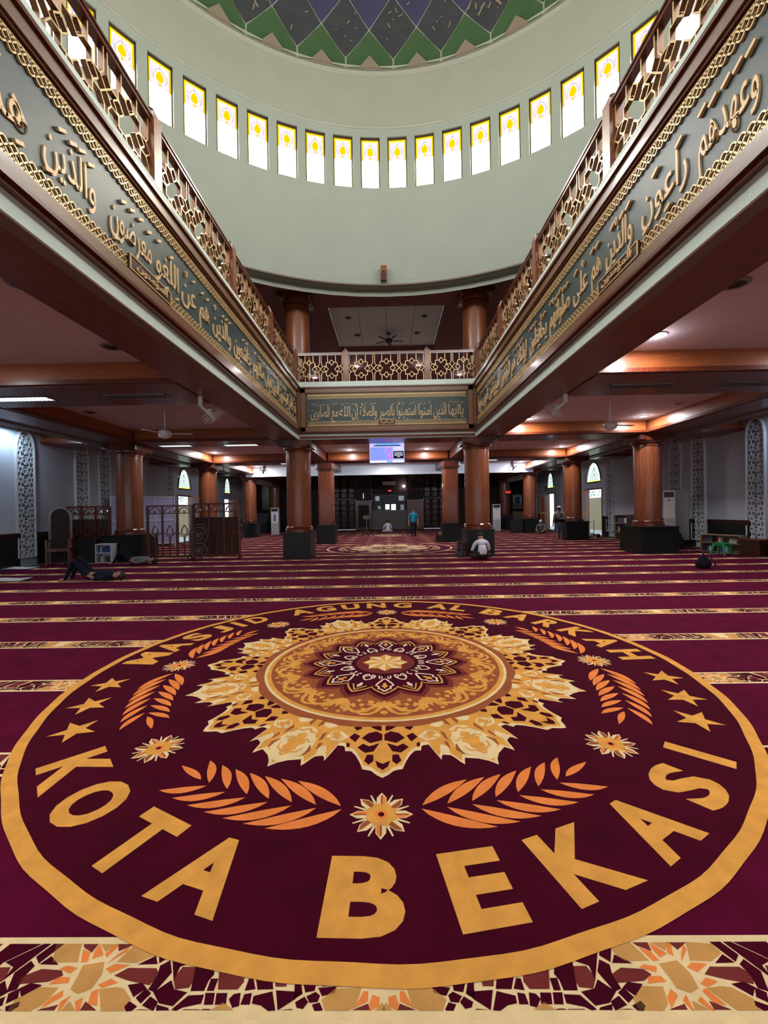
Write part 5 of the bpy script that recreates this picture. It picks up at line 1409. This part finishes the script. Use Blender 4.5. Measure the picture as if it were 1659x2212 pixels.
# loudspeaker on the drum edge
t=thing('loudspeaker','small brown loudspeaker on the lower edge of the drum','speaker',(-.06,13.70,9.45))
MB().box(-.10,.10,0,.16,-.23,.23).build('cabinet','wood_col',t); MB().box(-.08,.08,-.01,0,-.20,-.02).build('grille','wood_dark',t)
MB().lathe([(0,0),(.04,.01),(.05,.02)],10).build('tweeter','wood_dark',t)
t=thing('wall_clock','round clock on the right wall beyond the farther door','clock',(WX-.02,32.4,3.1),-PI/2)
b=MB().lathe([(0,-.04),(.16,-.04),(.18,-.02),(.18,0)],20); b.v=[(x,z,y) for x,y,z in b.v]; b.build('case','wood_dark',t)
b=MB().lathe([(0,-.045),(.14,-.045)],20); b.v=[(x,z,y) for x,y,z in b.v]; b.build('dial','cloth_cream',t)

# ================================================================== PEOPLE
def person(label,loc,rz,J,E,colours,hairm='hair',hair=True,cap=None,scale=1.0):
    """one continuous skinned body. J joint -> (x,y,z,radius); E bones (a,b,material)"""
    names=list(J); idx={n:i for i,n in enumerate(names)}
    root=thing('person',label,'person',loc,rz)
    me=bpy.data.meshes.new('body'); me.from_pydata([J[n][:3] for n in names],[(idx[a],idx[b]) for a,b,_ in E],[])
    o=bpy.data.objects.new('body',me); COL.objects.link(o)
    sk=o.modifiers.new('skin','SKIN'); sk.use_smooth_shade=True
    for i,n in enumerate(names):
        v=me.skin_vertices[0].data[i]; r=J[n][3]; v.radius=(r,r) if not isinstance(r,tuple) else r; v.use_root=(n=='pelvis')
    sb=o.modifiers.new('sub','SUBSURF'); sb.levels=1; sb.render_levels=1
    dg=bpy.context.evaluated_depsgraph_get(); ev=o.evaluated_get(dg); m2=bpy.data.meshes.new_from_object(ev); bpy.data.objects.remove(o)
    mats=[]; 
    for e in E:
        if e[2] not in mats: mats.append(e[2])
    m2.materials.clear()
    for k in mats: m2.materials.append(M[k])
    B=[(Vector(J[a][:3]),Vector(J[b][:3]),mats.index(m),(J[a][3] if not isinstance(J[a][3],tuple) else J[a][3][0])) for a,b,m in E]
    for p in m2.polygons:
        c=p.center; best=1e9
        for a,b_,k,r in B:
            d=b_-a; t_=max(0,min(1,(c-a).dot(d)/max(1e-9,d.dot(d)))); q=(c-(a+d*t_)).length-r*.6
            if q<best: best=q; p.material_index=k
        p.use_smooth=True
    ob=bpy.data.objects.new('body',m2); COL.objects.link(ob); ob.parent=root
    # hair or cap over the head, oriented along neck->crown
    hc=Vector(J['head'][:3]); up=(Vector(J['crown'][:3])-Vector(J['neck'][:3])).normalized(); fwd=Vector(J['nose'][:3])-hc; fwd=(fwd-up*fwd.dot(up)).normalized(); sd=up.cross(fwd)
    def capmesh(name,m,k,zmin,back):
        bm=bmesh.new(); bmesh.ops.create_uvsphere(bm,u_segments=16,v_segments=10,radius=1)
        for v in list(bm.verts):
            x,y,z=v.co
            lim=zmin+(.55 if y>.25 else 0)*back
            if z<lim: z=lim-.02
            p=hc+up*(.035+z*.118*k)+fwd*(-.012+y*.108*k)+sd*(x*.090*k); v.co=p
        me_=bpy.data.meshes.new(name); bm.to_mesh(me_); bm.free(); me_.materials.append(M[m])
        for p in me_.polygons: p.use_smooth=True
        q=bpy.data.objects.new(name,me_); COL.objects.link(q); q.parent=root
    if hair: capmesh('hair',hairm,1.0,-.35,1)
    if cap: capmesh('cap',cap,1.06,.25,0)
    root.scale=(scale,)*3
    return root
def hands(J,E,w,e,skin='skin'):
    """five separate slightly curled fingers beyond the wrist"""
    for s in ('l','r'):
        W=Vector(J['wrist_'+s][:3]); Ev=Vector(J['elbow_'+s][:3]); d=(W-Ev).normalized(); a=d.orthogonal().normalized(); b=d.cross(a)
        p=W+d*.075; J['palm_'+s]=(*p,.030); E.append(('wrist_'+s,'palm_'+s,skin))
        for k,(o_,l) in enumerate(((-.033,.055),(-.011,.072),(.011,.078),(.033,.068))):
            q=p+d*.03+a*o_; r=q+d*l*.6+b*.012; t=r+d*l*.4+b*.03
            J[f'k{k}{s}']=(*q,.0095); J[f'm{k}{s}']=(*r,.0085); J[f't{k}{s}']=(*t,.007)
            E+= [('palm_'+s,f'k{k}{s}',skin),(f'k{k}{s}',f'm{k}{s}',skin),(f'm{k}{s}',f't{k}{s}',skin)]
        q=W+d*.04-a*.035+b*.01; r=q+d*.035-a*.025+b*.02
        J['th0'+s]=(*q,.011); J['th1'+s]=(*r,.009); E+=[('wrist_'+s,'th0'+s,skin),('th0'+s,'th1'+s,skin)]
def headj(J,E,neck,head,crown,nose,skin='skin'):
    J['neck']=(*neck,.058); J['head']=(*head,.082); J['crown']=(*crown,.062); 
    hv=Vector(head); nv=Vector(nose); J['nose']=(*nose,.014); J['jaw']=(*(hv*.45+Vector(neck)*.25+nv*.3),.050)
    E+=[('neck','head',skin),('head','crown',skin),('head','nose',skin),('head','jaw',skin)]
    up=(Vector(crown)-Vector(neck)).normalized(); sd=up.cross((nv-hv)).normalized()
    for s,k in (('l',1),('r',-1)):
        q=hv+sd*k*.088; J['ear_'+s]=(*q,.014); E.append(('head','ear_'+s,skin))
def standing(top,bot,step=.0,arms=0.,skin='skin',legskin=None,shorts=False):
    J=dict(pelvis=(0,0,.93,.145),belly=(0,.01,1.08,.135),chest=(0,0,1.26,.15),upper=(0,-.01,1.36,.11))
    E=[('pelvis','belly',top),('belly','chest',top),('chest','upper',top),('upper','neck','skin')]
    for s,k in (('l',1),('r',-1)):
        st=step*k
        J['shoulder_'+s]=(k*.185,0,1.36,.070); J['elbow_'+s]=(k*.245,-.02,1.10,.048); J['wrist_'+s]=(k*.255,.06+arms*.1,.87,.032)
        J['hip_'+s]=(k*.095,0,.86,.095); J['knee_'+s]=(k*.105,st*.5+.02,.48,.062); J['ankle_'+s]=(k*.11,st-.01,.085,.042); J['heel_'+s]=(k*.11,st-.04,.035,.034); J['toe_'+s]=(k*.12,st+.17,.028,.028)
        E+=[('upper','shoulder_'+s,top),('shoulder_'+s,'elbow_'+s,top),('elbow_'+s,'wrist_'+s,skin),('pelvis','hip_'+s,bot),('hip_'+s,'knee_'+s,bot),('knee_'+s,'ankle_'+s,'skin' if shorts else bot),('ankle_'+s,'heel_'+s,skin),('ankle_'+s,'toe_'+s,skin)]
    headj(J,E,(0,0,1.45),(0,.02,1.555),(0,.01,1.625),(0,.115,1.535)); hands(J,E,0,0)
    return J,E
def crosslegged(top,bot,lean=.1,headfwd=.12):
    J=dict(pelvis=(0,0,.15,.16),belly=(0,.02,.30,.155),chest=(0,lean*.6,.46,.165),upper=(0,lean,.56,.115))
    E=[('pelvis','belly',top),('belly','chest',top),('chest','upper',top),('upper','neck','skin')]
    for s,k in (('l',1),('r',-1)):
        J['shoulder_'+s]=(k*.19,lean,.545,.072); J['elbow_'+s]=(k*.29,lean+.08,.30,.05); J['wrist_'+s]=(k*.17,lean+.30,.20,.032)
        J['hip_'+s]=(k*.12,.05,.12,.10); J['knee_'+s]=(k*.36,.30,.11,.07); J['ankle_'+s]=(-k*.06,.36,.07,.045); J['toe_'+s]=(-k*.20,.30,.05,.03)
        E+=[('upper','shoulder_'+s,top),('shoulder_'+s,'elbow_'+s,top),('elbow_'+s,'wrist_'+s,'skin'),('pelvis','hip_'+s,bot),('hip_'+s,'knee_'+s,bot),('knee_'+s,'ankle_'+s,bot),('ankle_'+s,'toe_'+s,'skin')]
    headj(J,E,(0,lean+.03,.64),(0,lean+headfwd,.73),(0,lean+headfwd+.02,.80),(0,lean+headfwd+.10,.70)); hands(J,E,0,0)
    return J,E
def lying(top,bot,knees=.0,skinfeet=True):
    # on the back along +x, head at +x; knees raised by the given height
    J=dict(pelvis=(0,0,.13,.145),belly=(.16,0,.13,.135),chest=(.34,0,.14,.15),upper=(.44,0,.13,.11))
    E=[('pelvis','belly',top),('belly','chest',top),('chest','upper',top),('upper','neck','skin')]
    for s,k in (('l',1),('r',-1)):
        kn=knees*(1 if s=='l' else .85)
        J['shoulder_'+s]=(.44,k*.19,.11,.07); J['elbow_'+s]=(.24,k*.33,.07,.05); J['wrist_'+s]=(.06,k*.22,.12 if knees else .05,.032)
        J['hip_'+s]=(-.06,k*.10,.13,.10); 
        if knees: J['knee_'+s]=(-.36,k*.12,.12+kn,.066); J['ankle_'+s]=(-.56,k*.13,.07,.045)
        else: J['knee_'+s]=(-.46,k*.14,.10,.066); J['ankle_'+s]=(-.86,k*.18,.06,.045)
        ax=J['ankle_'+s][0]; J['toe_'+s]=(ax-.13 if knees else ax-.06,k*.20,.035 if knees else .16,.03)
        E+=[('upper','shoulder_'+s,top),('shoulder_'+s,'elbow_'+s,top),('elbow_'+s,'wrist_'+s,'skin'),('pelvis','hip_'+s,bot),('hip_'+s,'knee_'+s,bot),('knee_'+s,'ankle_'+s,bot),('ankle_'+s,'toe_'+s,'skin')]
    headj(J,E,(.53,0,.11),(.64,0,.11),(.72,0,.10),(.62,0,.215)); hands(J,E,0,0)
    return J,E
J,E=crosslegged('cloth_white','cloth_brown'); person('person in a white shirt sitting cross legged facing the right column plinth',(2.98,13.5,0),.1,J,E,None)
J,E=standing('cloth_teal','cloth_navy',.22); person('person in a bright blue shirt and dark trousers walking before the niche',(1.33,23.6,0),PI,J,E,None,scale=1.02)
J,E=crosslegged('cloth_white','cloth_white'); person('person in white kneeling small in the middle distance',(-.14,30.6,0),.15,J,E,None,scale=1.05)
J,E=standing('cloth_cream','cloth_jeans',.12,shorts=True); J2=person('person in white cap, pale shirt and short jeans, back turned, in right aisle',(8.05,19.9,0),-.15,J,E,None,cap='cloth_white')
b=MB(); b.box(-.20,.20,-.17,.17,.93,1.08); b.build('waist_bag','black_cloth',J2); b=MB(); b.tube([(-.17,-.14,1.05),(0,-.185,1.2),(.14,-.11,1.38)],.018,5); b.build('bag_strap','black_cloth',J2)
J,E=lying('cloth_navy','cloth_navy',.48); person('person in black lying on the back with raised knees, nearest on the left',(-7.55,10.45,0),.12,J,E,None)
J,E=lying('cloth_grey','cloth_navy',.36); person('person in grey lying with bent knees before the left column plinth',(-8.55,13.75,0),.05,J,E,None)
J,E=lying('cloth_white','cloth_brown',.42); person('person lying with raised knees in the light of the right door',(10.6,22.9,0),-.5,J,E,None)
J,E=crosslegged('cloth_navy','cloth_navy',.12,.10); person('person in dark blue sitting against the wall right of the near right column',(10.75,15.55,0),.9,J,E,None)
J,E=crosslegged('cloth_grey','cloth_brown',.12,.10); person('person in grey sitting by the third right column',(9.6,26.5,0),2.6,J,E,None,cap='cloth_white')
J,E=crosslegged('cloth_jeans','cloth_navy',.12,.10); person('person in blue sitting far back in the left aisle',(-9.7,25.9,0),-.6,J,E,None)
